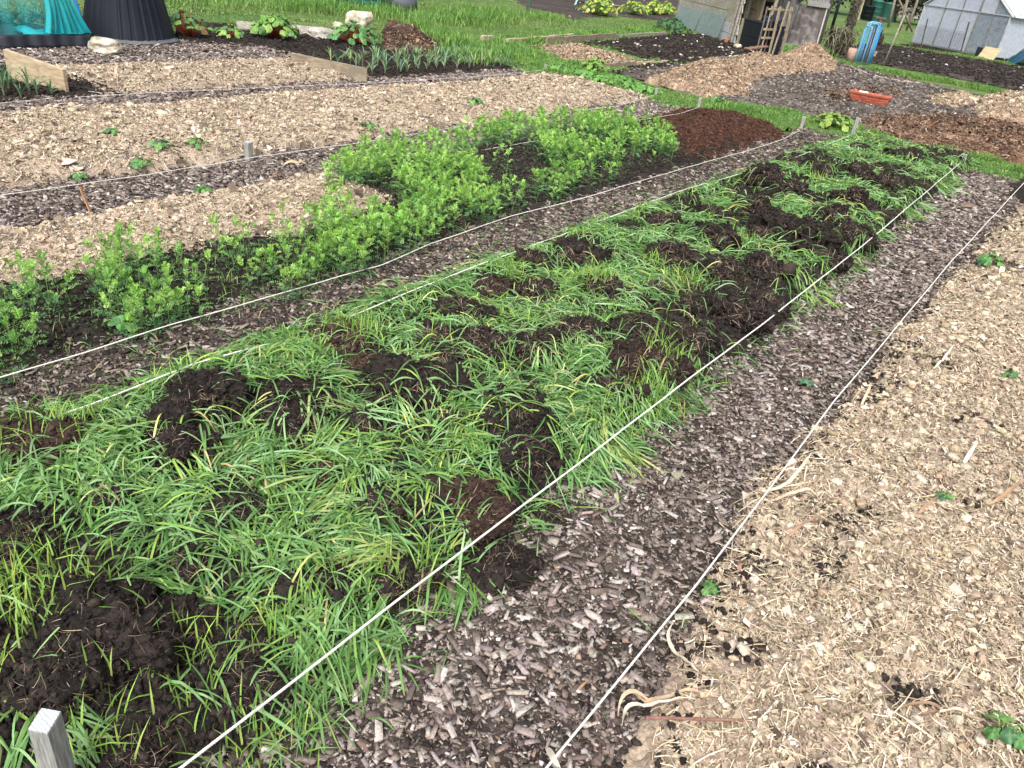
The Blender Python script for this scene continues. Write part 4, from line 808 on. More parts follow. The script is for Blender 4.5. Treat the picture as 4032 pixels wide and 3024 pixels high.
# ------------------------------------------------------------------ dead leaves and sticks on the near straw
MDL = [(.44, .34, .22), (.56, .46, .32), (.32, .20, .13), (.60, .52, .40)]
def strap(pts, w, label='curled dead leaf lying on the near straw', cat='dead leaf', group='dead leaves on the straw', col=None, name='dead_leaf', n=3):
    P0 = np.array([tuple(G(x_*KV, y_*KV, z_)) for x_, y_, z_ in pts]); e = None
    tt = np.linspace(0, 1, 14); cum = np.linspace(0, 1, len(P0)); out = []
    P1 = np.stack([np.interp(tt, cum, P0[:, i]) for i in range(3)], -1); P1[1:-1] = (P1[:-2]+2*P1[1:-1]+P1[2:])/4; P1[1:-1] = (P1[:-2]+2*P1[1:-1]+P1[2:])/4
    zg_ = Zt(P1[:, 0], P1[:, 1]); P1[:, 2] = zg_+P1[:, 2].clip(.003)
    dz = P1[-1]-P1[0]; sd = np.cross(dz/np.linalg.norm(dz), (0, 0, 1)); pr = np.array([.4, .7, .9, 1, 1, 1, 1, .95, .9, .8, .7, .5, .3, .1])
    tw = np.linspace(0, rng.normal(0, 1.4), 14); S = sd[None]*np.cos(tw)[:, None]+np.array((0, 0, 1))*np.sin(tw)[:, None]*.8
    mid = P1+np.array((0, 0, -1))*(w*.18); L_ = P1-S*(w*pr*.5)[:, None]; R_ = P1+S*(w*pr*.5)[:, None]
    vs = np.stack([L_, mid, R_], 1).reshape(-1, 3); fs = [(i*3+j, i*3+j+1, i*3+j+4, i*3+j+3) for i in range(13) for j in (0, 1)]
    cc = pick([col] if col else MDL, 1)[0]; o = np_mesh(name, vs, fs, MF, np.tile(cc, (len(vs), 1))*rng.uniform(.8, 1.15, (len(vs), 1)), loc=tuple(P1[0]), smooth=True); tag(o, label, cat, group); return o
for pts, w in [([(1335, 1545, .03), (1338, 1510, .05), (1360, 1490, .05), (1400, 1500, .03), (1440, 1515, .01), (1490, 1530, .01)], .012), ([(1345, 1560, .01), (1350, 1525, .05), (1385, 1508, .06), (1430, 1530, .03), (1500, 1545, .01)], .014), ([(1370, 1500, .02), (1420, 1515, .02), (1480, 1520, .01), (1540, 1548, .01)], .010),
               ([(1480, 1600, .01), (1500, 1570, .03), (1530, 1545, .01)], .016), ([(1588, 1255, .02), (1592, 1235, .03), (1590, 1205, .01)], .016), ([(1640, 1090, .01), (1690, 1070, .03), (1720, 1040, .07), (1745, 1005, .08)], .014), ([(1650, 1110, .01), (1700, 1095, .03), (1735, 1085, .05), (1760, 1120, .01)], .012), ([(1690, 1190, .01), (1730, 1160, .04), (1770, 1150, .01)], .013),
               ([(2060, 1045, .01), (2075, 1020, .03), (2095, 990, .07)], .016), ([(1960, 1160, .01), (1990, 1130, .03), (2020, 1115, .02)], .014), ([(2120, 1130, .01), (2160, 1100, .05), (2212, 1060, .09)], .018), ([(1970, 1610, .01), (2000, 1588, .02), (2060, 1592, .01), (2010, 1640, .01)], .014), ([(2050, 1600, .01), (2090, 1615, .02), (2130, 1650, .01)], .02), ([(1900, 1578, .01), (1960, 1570, .03), (2010, 1590, .02), (1960, 1600, .01), (1915, 1585, .01)], .013),
               ([(1835, 880, .01), (1860, 850, .06), (1870, 880, .01)], .012), ([(1850, 900, .01), (1870, 860, .05), (1875, 840, .07)], .012), ([(1885, 730, .01), (1930, 750, .02), (1960, 770, .01)], .012), ([(1925, 715, .01), (1950, 690, .05), (1965, 670, .06)], .010), ([(2000, 830, .01), (2030, 800, .04), (2045, 780, .06)], .010), ([(1500, 1480, .01), (1470, 1420, .03), (1440, 1370, .02), (1455, 1340, .01)], .012), ([(1240, 1500, .0), (1270, 1470, .03), (1300, 1490, .01)], .012), ([(1180, 1615, .01), (1195, 1640, .04), (1210, 1660, .02)], .016)]:
    strap(pts, w)
for pts, w in [([(590, 400, .02), (615, 345, .12), (650, 350, .14), (675, 410, .02)], .02), ([(570, 410, .02), (600, 365, .08), (625, 385, .02)], .018), ([(250, 180, .02), (252, 150, .14), (256, 200, .02)], .018)]:
    strap(pts, w, 'dead curled leaf standing at the edge of the long straw strip')
o = MB().tube([G(1395*KV, 1550*KV, .085), G(1500*KV, 1553*KV, .085), G(1620*KV, 1556*KV, .085), G(1745*KV, 1560*KV, .085), G(1845*KV, 1563*KV, .085)], .0042, 8, .0025).build('fallen_twig', mat_p('red_bark', (.13, .055, .045), (.27, .15, .115), 40, .7), loc=G(1600*KV, 1556*KV)); tag(o, 'long reddish dead stem lying across the bottom of the near straw', 'stem')
for vx, vy, wv, sd_, lb in ((1292, 1008, 16, 3, 'pale round flint beside the right string of the dug bed'), (1185, 1062, 14, 4, 'whitish flint at the edge of the dug bed under the string'), (1060, 560+0, 14, 6, 'pale chip of flint on the left chip path')):
    rock('stone', vx*KV, vy*KV, wv*KV, wv*KV*.8, .015, lb, sd_)

# ------------------------------------------------------------------ boards standing across the fourth bed
def up3(p, py): return Vector((p.x, p.y, UP(p, py)))
def board(name, L, Rr, tL, tR, th, mat, label, cat, cleats=()):
    a, b = G(*L), G(*Rr); e = empty(name, ((a.x+b.x)/2, (a.y+b.y)/2, 0), label, cat)
    ha, hb = UP(a, tL), UP(b, tR); d = Vector((b.y-a.y, a.x-b.x, 0)).normalized()*th
    z = Vector((0, 0, 1)); m = MB(); A0, B0 = a-z*.03, b-z*.03
    m.prism([A0, B0, b+z*hb, a+z*ha], d); m.build('panel', mat, e, bevel=.003)
    for t, w, ex in cleats:
        p = a.lerp(b, t); hh = ha*(1-t)+hb*t
        MB().beam(p-d.normalized()*.016-z*.03, p-d.normalized()*.016+z*(hh+ex), w, .02, up=(a-b).normalized()).build('cleat', MW_dark if ex > 0 else mat, e, bevel=.002)
    return e
MB1 = mat_p('pale_plank', (.30, .225, .14), (.50, .40, .27), 4, .8, (2, 2, 9), .001)
board('upright_board', (50, 322), (276, 378), 192, 272, .035, MB1, 'pale timber board on edge between the onions and the straw', 'board', ((.12, .05, -.01), (.86, .04, -.005)))
board('upright_board', (1152, 262), (1446, 328), 206, 268, .02, MW_board, 'stained grey plywood board on edge between the straw and the garlic', 'board', ((.08, .025, .0), (.93, .025, .16)))

# ------------------------------------------------------------------ planting: garlic, onions, rhubarb, leafy clumps
def strap_plant(name, x, y, h, nb, w, label, cat, group, pal, lean=.55, tubular=False, seed=0):
    n = nb; z = Zat(x, y)-.01; R = 6; t = np.linspace(0, 1, R); th = np.arange(n)*2.4+seed+rng.normal(0, .4, n); hh = h*rng.uniform(.55, 1.1, n); ln = np.abs(rng.normal(lean, .25, n))
    rr = (hh*ln)[:, None]*(t**2)[None]; zz = z+hh[:, None]*(t-.45*ln[:, None]*t**3)
    P = np.stack([x+np.cos(th)[:, None]*rr, y+np.sin(th)[:, None]*rr, zz], -1)
    pr = np.array([.6, .8, 1, .9, .6, .1])
    cols = pick(pal, n)
    if tubular:
        s1 = np.stack([np.cos(th+1.57), np.sin(th+1.57), 0*th], -1); s2 = np.stack([np.cos(th)*.5, np.sin(th)*.5, np.ones(n)*.6], -1)
        P = np.concatenate([P, P]); cols = np.concatenate([cols, cols]); sd_ = np.concatenate([s1, s2]); ww = np.full(2*n, w)
    else: sd_ = np.stack([np.cos(th+1.57), np.sin(th+1.57), 0*th], -1); ww = np.full(n, w)
    o = strips(name, P, ww, sd_, cols, ML, prof=pr, root=(.35, .38, .25), loc=(x, y, z)); tag(o, label, cat, group); return o
GAR = [(.16, .30, .17), (.12, .24, .13), (.22, .36, .2), (.30, .38, .12)]
k = 0
for row in range(6):
    for c in range(15):
        x_ = -7.42-row*.2+rng.normal(0, .03); y_ = 7.25+c*.205+rng.normal(0, .03)
        if y_ > 10.1: continue
        strap_plant('garlic_plant', x_, y_, rng.uniform(.18, .30), 7, .014, ['garlic plant in the row nearest the string', 'garlic plant in the second row from the string', 'garlic plant in one of the middle rows', 'garlic plant in one of the middle rows', 'garlic plant in the row next to the farthest', 'garlic plant in the farthest row'][row], 'garlic', 'garlic plants growing in rows', GAR, seed=k); k += 1
for px, py, tp in ((20, 395, 215), (85, 396, 270), (120, 380, 225), (150, 388, 265), (205, 384, 300), (60, 350, 240), (5, 350, 230), (40, 372, 235), (170, 350, 255), (-30, 380, 200)):
    p = G(px, py); strap_plant('onion_plant', p.x, p.y, UP(p, tp), 8, .013, {20: 'tallest onion plant at the left picture edge', 205: 'rightmost small onion plant before the pale board'}.get(px, 'onion plant with bent tubular leaves left of the pale board'), 'onion', 'onion plants before the pale board', [(.13, .26, .12), (.18, .32, .16), (.09, .2, .09)], .5, True, seed=px)

def leafy(name, p, R, H, nl, ls, label, pal, cat='plant', stalk=None, group=None, crinkle=.18, pile=None, z0=None):
    """a clump of broad crinkled leaves on stalks"""
    z0 = Zat(p.x, p.y) if z0 is None else z0; e = empty(name, (p.x, p.y, z0), label, cat, group)
    nu, nr = 14, 4; V_, F_, C_ = [], [], []; S = MB()
    for i in range(nl):
        a = i*2.39996+rng.normal(0, .3); q = math.sqrt((i+.5)/nl); rr = R*q*rng.uniform(.8, 1.1); hz = H*(1-.75*q*q)*rng.uniform(.7, 1.1)+.02
        base = Vector((p.x+math.cos(a)*R*.15*q, p.y+math.sin(a)*R*.15*q, z0)); c = Vector((p.x+math.cos(a)*rr, p.y+math.sin(a)*rr, z0+hz))
        sz = ls*rng.uniform(.6, 1.15); nrm = Vector((math.cos(a)*q*1.1, math.sin(a)*q*1.1, 1)).normalized(); nrm = (nrm+Vector(rng.normal(0, .25, 3))).normalized()
        u = nrm.cross(Vector((math.sin(a), -math.cos(a), 0))).normalized(); v = nrm.cross(u); ph = rng.uniform(0, 6)
        col = pick(pal, 1)[0]; n0 = sum(len(x) for x in V_); pts = [c]
        cl = [col*.9]
        for r_ in range(1, nr+1):
            f = r_/nr
            for k in range(nu):
                t = 2*math.pi*k/nu; rad = sz*.5*f*(1+.22*math.cos(t)+(.13 if f == 1 else .05)*math.sin(t*5+ph)+rng.normal(0, .03)); w_ = crinkle*sz*f*(math.sin(t*4+ph)*.5+rng.normal(0, .35))-sz*.25*f*f*.6
                pts.append(c+u*(math.cos(t)*rad)+v*(math.sin(t)*rad*.85)+nrm*w_); cl.append(col*(1+.25*math.sin(t*4+ph)*f)*(rng.uniform(.85, 1.15)))
        V_.append(np.array([tuple(x) for x in pts])); C_.append(np.array(cl))
        for k in range(nu): F_.append((n0, n0+1+k, n0+1+(k+1) % nu, n0+1+(k+1) % nu))
        for r_ in range(nr-1):
            for k in range(nu): b0 = n0+1+r_*nu; F_.append((b0+k, b0+nu+k, b0+nu+(k+1) % nu, b0+(k+1) % nu))
        if stalk: S.tube([base, base.lerp(c, .5)+Vector((0, 0, .02)), c], .007*ls/.16+.001, 6, .003)
    q4 = [f for f in F_ if f[2] != f[3]]; t3 = [f for f in F_ if f[2] == f[3]]
    me = bpy.data.meshes.new('foliage'); vv = np.concatenate(V_)-np.array((p.x, p.y, z0)); me.from_pydata(vv.tolist(), [], q4+[f[:3] for f in t3]); me.materials.append(ML)
    at = me.attributes.new('Col', 'FLOAT_COLOR', 'POINT'); cc = np.ones((len(vv), 4), dtype=np.float32); cc[:, :3] = np.concatenate(C_).clip(0.01, .9); at.data.foreach_set('color', cc.ravel())
    me.polygons.foreach_set('use_smooth', [True]*len(me.polygons)); o = bpy.data.objects.new('foliage', me); COL.objects.link(o); o.parent = e
    if stalk: S.build('stalks', stalk, e, smooth=True)
    return e
MRED = mat_p('rhubarb_stalk', (.30, .035, .03), (.42, .13, .06), 9, .5)
MGST = mat_p('green_stalk', (.12, .20, .06), (.20, .28, .09), 9, .5)
RHU = [(.17, .34, .07), (.12, .26, .07), (.24, .40, .09), (.10, .22, .09), (.22, .13, .06)]
RHG = [(.10, .25, .08), (.15, .31, .09), (.08, .20, .07)]
def at(px, py): return G(px, py)
leafy('rhubarb_plant', at(745, 150), .34, .32, 34, .13, 'straggly rhubarb with brown tinged leaves beside the black cone', RHU, 'rhubarb', MRED)
leafy('rhubarb_plant', at(905, 158), .22, .16, 20, .11, 'small low rhubarb between the straggly one and the timber log', RHU[:4], 'rhubarb', MRED)
leafy('rhubarb_plant', at(1085, 160), .36, .30, 70, .13, 'rounded bushy rhubarb in front of the timber log', RHU[:3], 'rhubarb', MRED)
leafy('rhubarb_plant', at(1390, 182), .40, .27, 70, .12, 'spreading rhubarb clump in front of the upright pale stone', RHG, 'rhubarb', MRED)
DK = [(.045, .10, .05), (.07, .14, .065), (.03, .07, .04)]
leafy('strawberry_plant', at(325, 172), .16, .16, 18, .085, 'dark green leafy plant between the membrane edge and the pale stone', DK, 'plant', MGST)
leafy('strawberry_plant', at(240, 128), .11, .10, 10, .075, 'small leafy plant drooping over the black membrane edge', DK, 'plant', MGST)
leafy('strawberry_plant', at(345, 130), .13, .16, 14, .08, 'leafy plant at the corner of the turquoise net', DK, 'plant', MGST)
# bush and yellow green plants along the far lawn edge
leafy('potato_bush', at(2640, 132), .55, .42, 90, .13, 'dark green bushy plant at the corner of the plank shed', [(.05, .13, .05), (.08, .19, .07), (.04, .10, .04)], 'plant', MGST)
YG = [(.34, .44, .06), (.24, .38, .06), (.48, .50, .10), (.18, .32, .06)]
for px, r_, lb in ((2345, .6, 'left clump of yellow green shrubs by the far soil'), (2375, .5, 'second clump of yellow green shrubs by the far soil'), (2490, .6, 'third yellow green clump, nearer the plank shed'), (2570, .6, 'yellow green clump nearest the plank shed'), (2615, .5, 'small yellow green clump right beside the plank shed')):
    leafy('yellow_shrub', at(px, 62), r_, .45, 60, .15, lb, YG, 'shrub', MGST, 'yellow green shrubs')
leafy('weed_clump', at(3270, 510), .32, .16, 50, .10, 'yellow tinged weed clump between the two far left stakes', [(.20, .34, .07), (.28, .38, .08), (.13, .26, .06)], 'weed', MGST)
leafy('weed_clump', at(2340, 285), .22, .18, 40, .09, 'bright leafy weed on the grass path beyond the long straw strip', [(.22, .38, .06), (.15, .3, .06)], 'weed', MGST)
for px, py in ((2300, 312), (2370, 335), (2440, 352), (2500, 365), (2210, 290), (2440, 330), (2540, 372)):
    leafy('clover_clump', at(px, py), .26, .07, 46, .07, 'low clover beside the far end of the chip and straw strips', [(.11, .27, .06), (.15, .33, .07)], 'clover', MGST, 'clover clumps along the far bed ends')
WG = [(.10, .25, .07), (.14, .30, .08), (.07, .17, .07)]
for px, py, r_, nl, ls, lb in ((3170, 1525, .035, 6, .045, 'small blue green weed on the right hand chip path'), (3870, 1080, .09, 16, .06, 'dark weed tuft in the straw right of the strings'), (1870, 455, .09, 16, .06, 'bright weed in the long straw strip behind the vetch'),
                              (560, 680, .07, 12, .05, 'weed beside the string left of the squared stake'), (640, 640, .08, 12, .05, 'weed under the dead curled leaves at the straw edge'), (780, 630, .08, 14, .04, 'low weed left of the squared stake'), (450, 595, .05, 8, .05, 'little weed in the middle of the long straw strip'), (310, 712, .05, 8, .04, 'weed at the left end of the straw strip edge'),
                              (3870, 3010, .05, 9, .035, 'young leafy weed at the bottom right of the straw'), (3940, 1555, .03, 5, .04, 'two leaved weed in the straw by the right edge'), (2790, 2340, .03, 8, .03, 'tiny ferny weed beside the rightmost string'), (2820, 415, .12, 18, .06, 'weeds at the far end of the chip path by the compost'),
                              (800, 810, .06, 10, .04, 'weed at the edge of the near short straw patch'), (3670, 2060, .03, 5, .035, 'small green seedling among the straw lumps'), (490, 1312, .07, 9, .05, 'round leaved weed at the near edge of the vetch'), (1450, 540, .10, 14, .05, 'weed on the string behind the dense vetch')):
    leafy('weed', at(px, py), r_, r_*.6, nl, ls, lb, [(.10, .20, .13), (.13, .24, .15)] if px == 3170 else WG, 'weed', MGST)

# ------------------------------------------------------------------ stones and timber round the rhubarb
rock('stone', 412, 208, 112, 62, .10, 'cream coloured rough stone at the foot of the black cone', 5, squareness=.8)
rock('stone', 1412, 112, 92, 78, .12, 'tall pointed pale stone standing behind the spreading rhubarb', 12, squareness=.75, lean=.4)
rock('stone', 1272, 158, 105, 52, .14, 'flat grey slab stone between the log and the spreading rhubarb', 19, mat_p('grey_stone', (.20, .185, .155), (.50, .475, .42), 9, .9, bump=.01, bscale=20), squareness=.6)
rock('stone', 1328, 112, 40, 32, .06, 'small knobbly stone between the slab and the tall stone', 23)
def log(a, b, r, label):
    A, B = G(*a)+Vector((0, 0, r*.8)), G(*b)+Vector((0, 0, r*.8)); n = 60; v = []; f = []; q = 20
    for i in range(n+1):
        t = i/n; c = A.lerp(B, t); d = (B-A).normalized(); s_ = d.cross(Vector((0, 0, 1))).normalized()
        for k in range(q):
            an = 2*math.pi*k/q; rr = r*(1+.22*math.sin(an*3+1.3)+.12*float(fbm(np.array([k*.9]), np.array([t*2.2]), 1., 3, 71)[0])*2+.05*math.sin(an*9))
            v.append(c+s_*(math.cos(an)*rr*1.15)+Vector((0, 0, 1))*(math.sin(an)*rr))
    for i in range(n):
        for k in range(q): f.append((i*q+k, i*q+(k+1) % q, (i+1)*q+(k+1) % q, (i+1)*q+k))
    f += [tuple(range(q))[::-1], tuple(n*q+k for k in range(q))]
    o = MB().add(v, f).build('timber_log', MW_old, loc=A, smooth=True); tag(o, label, 'log')
log((935, 128), (1232, 148), .085, 'rotting grey timber log lying behind the rhubarb')
def plank(a, b, w, h, label, mat=MW_pale, name='timber_edging', z=0.0, cat='timber'):
    A, B = G(*a)+Vector((0, 0, h/2+z)), G(*b)+Vector((0, 0, h/2+z)); k = 12; m = MB(); pr = None
    for i in range(k):
        p, q_ = A.lerp(B, i/k), A.lerp(B, (i+1)/k); o1 = Vector((0, 0, .008*math.sin(i*1.7))); o2 = Vector((0, 0, .008*math.sin((i+1)*1.7)))
        if i == 0: rows = [[p+o1, ], ]
    d = (B-A).normalized(); s_ = d.cross(Vector((0, 0, 1))).normalized(); vs = []; fs = []
    for i in range(k+1):
        c = A.lerp(B, i/k)+Vector((0, 0, .006*math.sin(i*1.7)))+s_*.006*math.sin(i*1.1)
        vs += [c+s_*(x_*w/2)+Vector((0, 0, z_*h/2)) for x_, z_ in ((-1, -1), (1, -1), (1, 1), (-1, 1))]
    for i in range(k): fs += [(i*4+j, i*4+(j+1) % 4, i*4+4+(j+1) % 4, i*4+4+j) for j in range(4)]
    fs += [(3, 2, 1, 0), (k*4, k*4+1, k*4+2, k*4+3)]
    o = m.add(vs, fs).build(name, mat, loc=(A+B)/2, bevel=.004); tag(o, label, cat); return o
plank((1995, 176), (2252, 152), .06, .10, 'pale plank edging the lawn, left end'); plank((2150, 178), (2420, 155), .04, .14, 'damp board edging under the pale plank', MW_board)
plank((2230, 162), (2622, 140), .05, .09, 'mossy timber edging leading to the plank shed', MW_old)
plank((1895, 168), (1935, 166), .06, .12, 'short pale block end left of the plank edging'); plank((2375, 268), (2500, 256), .05, .07, 'narrow timber edging along the small straw patch', MW_board)
plank((2500, 256), (2665, 246), .04, .05, 'continuation of the narrow timber edging over dark soil', MW_pale); plank((2712, 238), (2758, 236), .05, .06, 'short bleached offcut lying on the dark plot'); plank((2860, 232), (2968, 219), .05, .05, 'bleached batten in front of the black water tank')
plank((2762, 268), (2850, 252), .14, .03, 'brown board half buried behind the long straw heap', MW_dark, z=.12); plank((2930, 245), (3000, 232), .16, .03, 'rusty brown board lying on the crest of the long straw heap', mat_p('rust_board', (.12, .07, .045), (.25, .15, .10), 6, .9), z=.26)
plank((3432, 303), (3560, 330), .10, .05, 'bleached plank edging the grass beyond the planter, left piece'); plank((3555, 325), (3705, 350), .10, .05, 'bleached plank edging the grass beyond the planter, right piece')
for a, b, lb in (((3320, 262), (3420, 308), 'bent dead branch lying before the bleached planks'), ((3350, 280), (3440, 306), 'shorter dead branch beside the bent one'), ((980, 158), (1090, 156), 'curved bleached stick in front of the slab stone')):
    A, B = G(*a)+Vector((0, 0, .03)), G(*b)+Vector((0, 0, .03)); 
    if a[0] == 980: A, B = G(1180, 158)+Vector((0, 0, .08)), G(1262, 166)+Vector((0, 0, .03))
    o = MB().tube([A, A.lerp(B, .3)+Vector((0, 0, .05)), A.lerp(B, .65)+Vector((0, 0, .02)), B], .014, 7, .006).build('dead_branch', mat_p('bleached_bark', (.30, .26, .20), (.52, .47, .39), 9, .85), loc=A, smooth=True); tag(o, lb, 'branch')

# ------------------------------------------------------------------ black compost cone
p = (G(352, 150)+G(690, 150))/2; p = G(512, 150); Rb = SZ(p, 352)/2; r0, r1, Hc = Rb*.93, Rb*.42, Rb*2.25
e = empty('compost_cone', (p.x, p.y, 0), 'ribbed black plastic compost cone with a flared rim', 'compost bin')
n = 192; v = []; f = []
prof = [(0, r0*1.0), (.02, r0*1.0)]+[(z_, None) for z_ in np.linspace(.03, 1, 14)]
for zi, r_ in prof:
    z_ = zi*Hc
    for k in range(n):
        a = 2*math.pi*k/n; rr = (r0+(r1-r0)*zi)
        ph = (k*32/n) % 1.0; g_ = (k*32//n) % 8; rr += (.010 if (.30 < ph < .55 and g_ not in (2, 3, 6)) else (.006 if .1 < ph < .9 and g_ in (2, 6) else 0))*(1-.4*zi)
        v.append((p.x+rr*math.cos(a), p.y+rr*math.sin(a), .045+z_))
nz = len(prof)
for i in range(nz-1):
    for k in range(n): f.append((i*n+k, i*n+(k+1) % n, (i+1)*n+(k+1) % n, (i+1)*n+k))
MB().add(v, f).build('cone_wall', MBLK, e, smooth=False)
rim = []; rf = []
for j, (rr, z_) in enumerate(((Rb*.93, .052), (Rb*1.0, .030), (Rb*1.03, .022), (Rb*1.03, .016), (Rb*.93, .044))):
    for k in range(96): a = 2*math.pi*k/96; rim.append((p.x+rr*math.cos(a), p.y+rr*math.sin(a), z_+.006*math.sin(a*3)))
for j in range(4):
    for k in range(96): rf.append((j*96+k, j*96+(k+1) % 96, (j+1)*96+(k+1) % 96, (j+1)*96+k))
MB().add(rim, rf).build('rim', mat_p('scuffed_plastic', (.06, .065, .075), (.13, .135, .15), 5, .5), e, smooth=True)
MB().lathe((p.x, p.y, .045+Hc), [(r1*1.05, 0), (r1*1.08, .02), (r1*.9, .05), (.02, .07)], 48).build('lid', MBLK, e, smooth=True)

# ------------------------------------------------------------------ turquoise net over blue hoops, black membrane edging
A, B = G(-80, 196), G(372, 188); A.z = B.z = 0
dirn = (B-A).normalized(); perp = Vector((-dirn.y, dirn.x, 0)); z = Vector((0, 0, 1))
if perp.dot(A) < 0: perp = -perp
e = empty('membrane_edging', A, 'black weed membrane folded up as a low edge in front of the turquoise net', 'membrane')
hm_ = UP(G(150, 190), 140)
rows = [[A.lerp(B, t)+perp*(.012*math.sin(t*19)+.01*math.sin(t*47)+.01)+z*(hm_*(1-.05*math.sin(t*9))*u_)+perp*(.03*u_) for t in np.linspace(0, 1, 60)] for u_ in (0, .3, .6, .9, 1.0)]
rows.append([A.lerp(B, t)+perp*.22+z*(hm_*.93) for t in np.linspace(0, 1, 60)]); 
MB().quadstrip(rows).build('edge_fold', mat_p('membrane', (.012, .013, .022), (.02, .022, .034), 4, .55, spec=.4), e, smooth=True, solid=.004)
# bed inside
bedp = [A+perp*.1, B+perp*.1, B+perp*2.6, A+perp*2.6-dirn*.5]
s_ = Sheet([(q_.x, q_.y) for q_ in bedp], lambda x, y, d: hm_*.55+.02*fbm(x, y, .2, 3, 1), .01, .3, hm_*.5); tag(s_.build('soil_bed', c_soil, MS, lod=.008), kind='structure')
NET = mat_sheer('turquoise_net', (.02, .42, .46), .42); NET2 = mat_sheer('turquoise_net_folded', (.03, .55, .60), .86)
def hoopx(px): return G(px, 150)
e = empty('net_cover', (A+B)/2+perp*.5, 'turquoise insect net stretched over a blue hoop, gathered in folds', 'net')
lo = [A.lerp(B, t)+perp*(.14+.02*math.sin(t*31))+z*(hm_*.95) for t in np.linspace(0, .93, 50)]
rows = []
for u_ in np.linspace(0, 1, 16): rows.append([q_+perp*(.55*(1-math.cos(u_*1.5)))+z*(1.0*math.sin(u_*1.5))+dirn*(-.18*u_*u_*(i/49)**3)+perp*(.012*math.sin(i*.9+u_*3)) for i, q_ in enumerate(lo)])
MB().quadstrip(rows).build('net_wall', NET, e, smooth=True)
# gathered bunch hanging down
c0 = G(160, 150); c0.z = 0; t0 = (c0-A).dot(dirn); c0 = A+dirn*t0+perp*.10
rows = []
for u_ in np.linspace(0, 1, 26):
    wd = SZ(c0, 55)*(1-.0*u_)+SZ(c0, 80)*(max(0, .35-u_)/.35)**2*.7; rows.append([c0+perp*(.55*(1-math.cos(u_*1.5))-.03+.035*math.sin(k*1.25+u_*4)+.02*math.sin(k*2.9))+z*(hm_+.02+1.0*math.sin(u_*1.5))+dirn*(wd*(k/34-.5)*1.6-SZ(c0, 40)*u_) for k in range(35)])
MB().quadstrip(rows).build('net_folds', NET2, e, smooth=True)
# slack net lying along the bottom
rows = []
for j in range(7):
    rows.append([A.lerp(B, t)+perp*(.05+.04*j)+z*(hm_+.01+.045*math.sin(j/6*math.pi)*(1+.8*math.sin(t*37+j))*(.4+.8*abs(math.sin(t*5.2)))) for t in np.linspace(.40, .93, 60)])
MB().quadstrip(rows).build('net_hem', NET2, e, smooth=True)
b0 = G(326, 150); top = []; b0.z = .02; b0 -= perp*.02
e2 = empty('hoop_pipe', b0, 'bright blue plastic hoop pipe holding up the turquoise net', 'hoop')
sdv = Vector((M[0, 0], M[1, 0], 0)).normalized()
pts = [b0+z*(1.15*math.sin(t*1.45))+perp*(.65*(1-math.cos(t*1.45)))-sdv*(SZ(b0, 62)*t**1.6*1.5)-perp*.03 for t in np.linspace(0, 1, 16)]
MB().tube(pts, .017, 12).build('pipe', mat_p('blue_pipe', (.01, .22, .62), (.015, .27, .70), 2, .35, bump=0, spec=.5), e2, smooth=True)
b0 = G(236, 128); b0.z = hm_; o = MB().tube([b0, b0+z*.08-sdv*.03, b0+z*.2-sdv*.035, b0+z*.45+sdv*.01, b0+z*.8+sdv*.02], .005, 6).build('thin_cable', MBLK, loc=b0, smooth=True); tag(o, 'thin dark cable hanging in front of the turquoise net', 'cable')
for i in range(9):
    px = -20+i*42; q_ = G(px, 122); q_ += perp*.12; leafy('strawberry_plant', Vector((q_.x, q_.y, 0)), .15, .12, 14, .08, 'dark strawberry plant under the turquoise net', DK, 'plant', MGST, 'strawberry plants under the net', z0=hm_*.55)

# ------------------------------------------------------------------ far top edge: green container, dome, pole, trestle
a, b = G(1225, 4), G(1492, 40)
e = empty('metal_container', (a+b)/2, 'dark green corrugated metal container beyond the lawn', 'container')
dn = (b-a).normalized(); pp = Vector((-dn.y, dn.x, 0)); pp = -pp if pp.dot(a) < 0 else pp; a = a-dn*3
m = MB(); Hn = 1.1; 
rows = []
for j in range(40): zz = Hn*j/39; off = .03*(1 if (j//2) % 2 else -1); rows.append([a+z*zz+pp*off, b+z*zz+pp*off])
MGRN = mat_p('green_metal', (.004, .075, .075), (.01, .11, .105), 3, .45, bump=.0005)
m.quadstrip(rows); m.build('wall', MGRN, e, solid=.01); MB().beam(b-z*0+pp*0, b+z*(Hn+.05), .09, .09, up=dn).build('corner_post', MGRN, e, bevel=.01)
MB().prism([a+z*Hn, b+z*Hn, b+z*Hn+pp*1.6, a+z*Hn+pp*1.6], z*.05).build('lid', MGRN, e)
MB().prism([b+pp*.02, b+pp*1.6, b+pp*1.6+z*Hn, b+pp*.02+z*Hn], dn*.03).build('side_panel', MGRN, e)
p = G(1578, 38); r_ = SZ(p, 125)/2; e = empty('water_butt', p, 'black rounded plastic tub with a grey skirt behind the lawn', 'tub')
MB().lathe(p, [(r_*1.02, 0), (r_, .30)], 40).build('skirt', mat_p('grey_membrane', (.06, .065, .085), (.10, .105, .13), 4, .6), e, smooth=True)
MB().lathe(p, [(r_*.98, .30), (r_*1.0, .34), (r_*.97, .7), (r_*.85, .95), (r_*.5, 1.1), (.02, 1.13)], 40).build('tub_body', MBLK, e, smooth=True)
p = G(2080, 44); o = MB().tube([p, p+z*2.0], SZ(p, 17)/2, 12).build('metal_pole', mat_p('galvanised', (.25, .29, .33), (.38, .42, .46), 5, .4, metallic=.3), loc=p, smooth=True); tag(o, 'grey metal pole in long grass at the far lawn edge', 'pole')
MMINT = mat_p('mint_paint', (.30, .52, .46), (.40, .62, .56), 5, .6)
e = empty('wooden_trestle', G(2310, 26), 'mint green wooden table legs standing on the far soil', 'table')
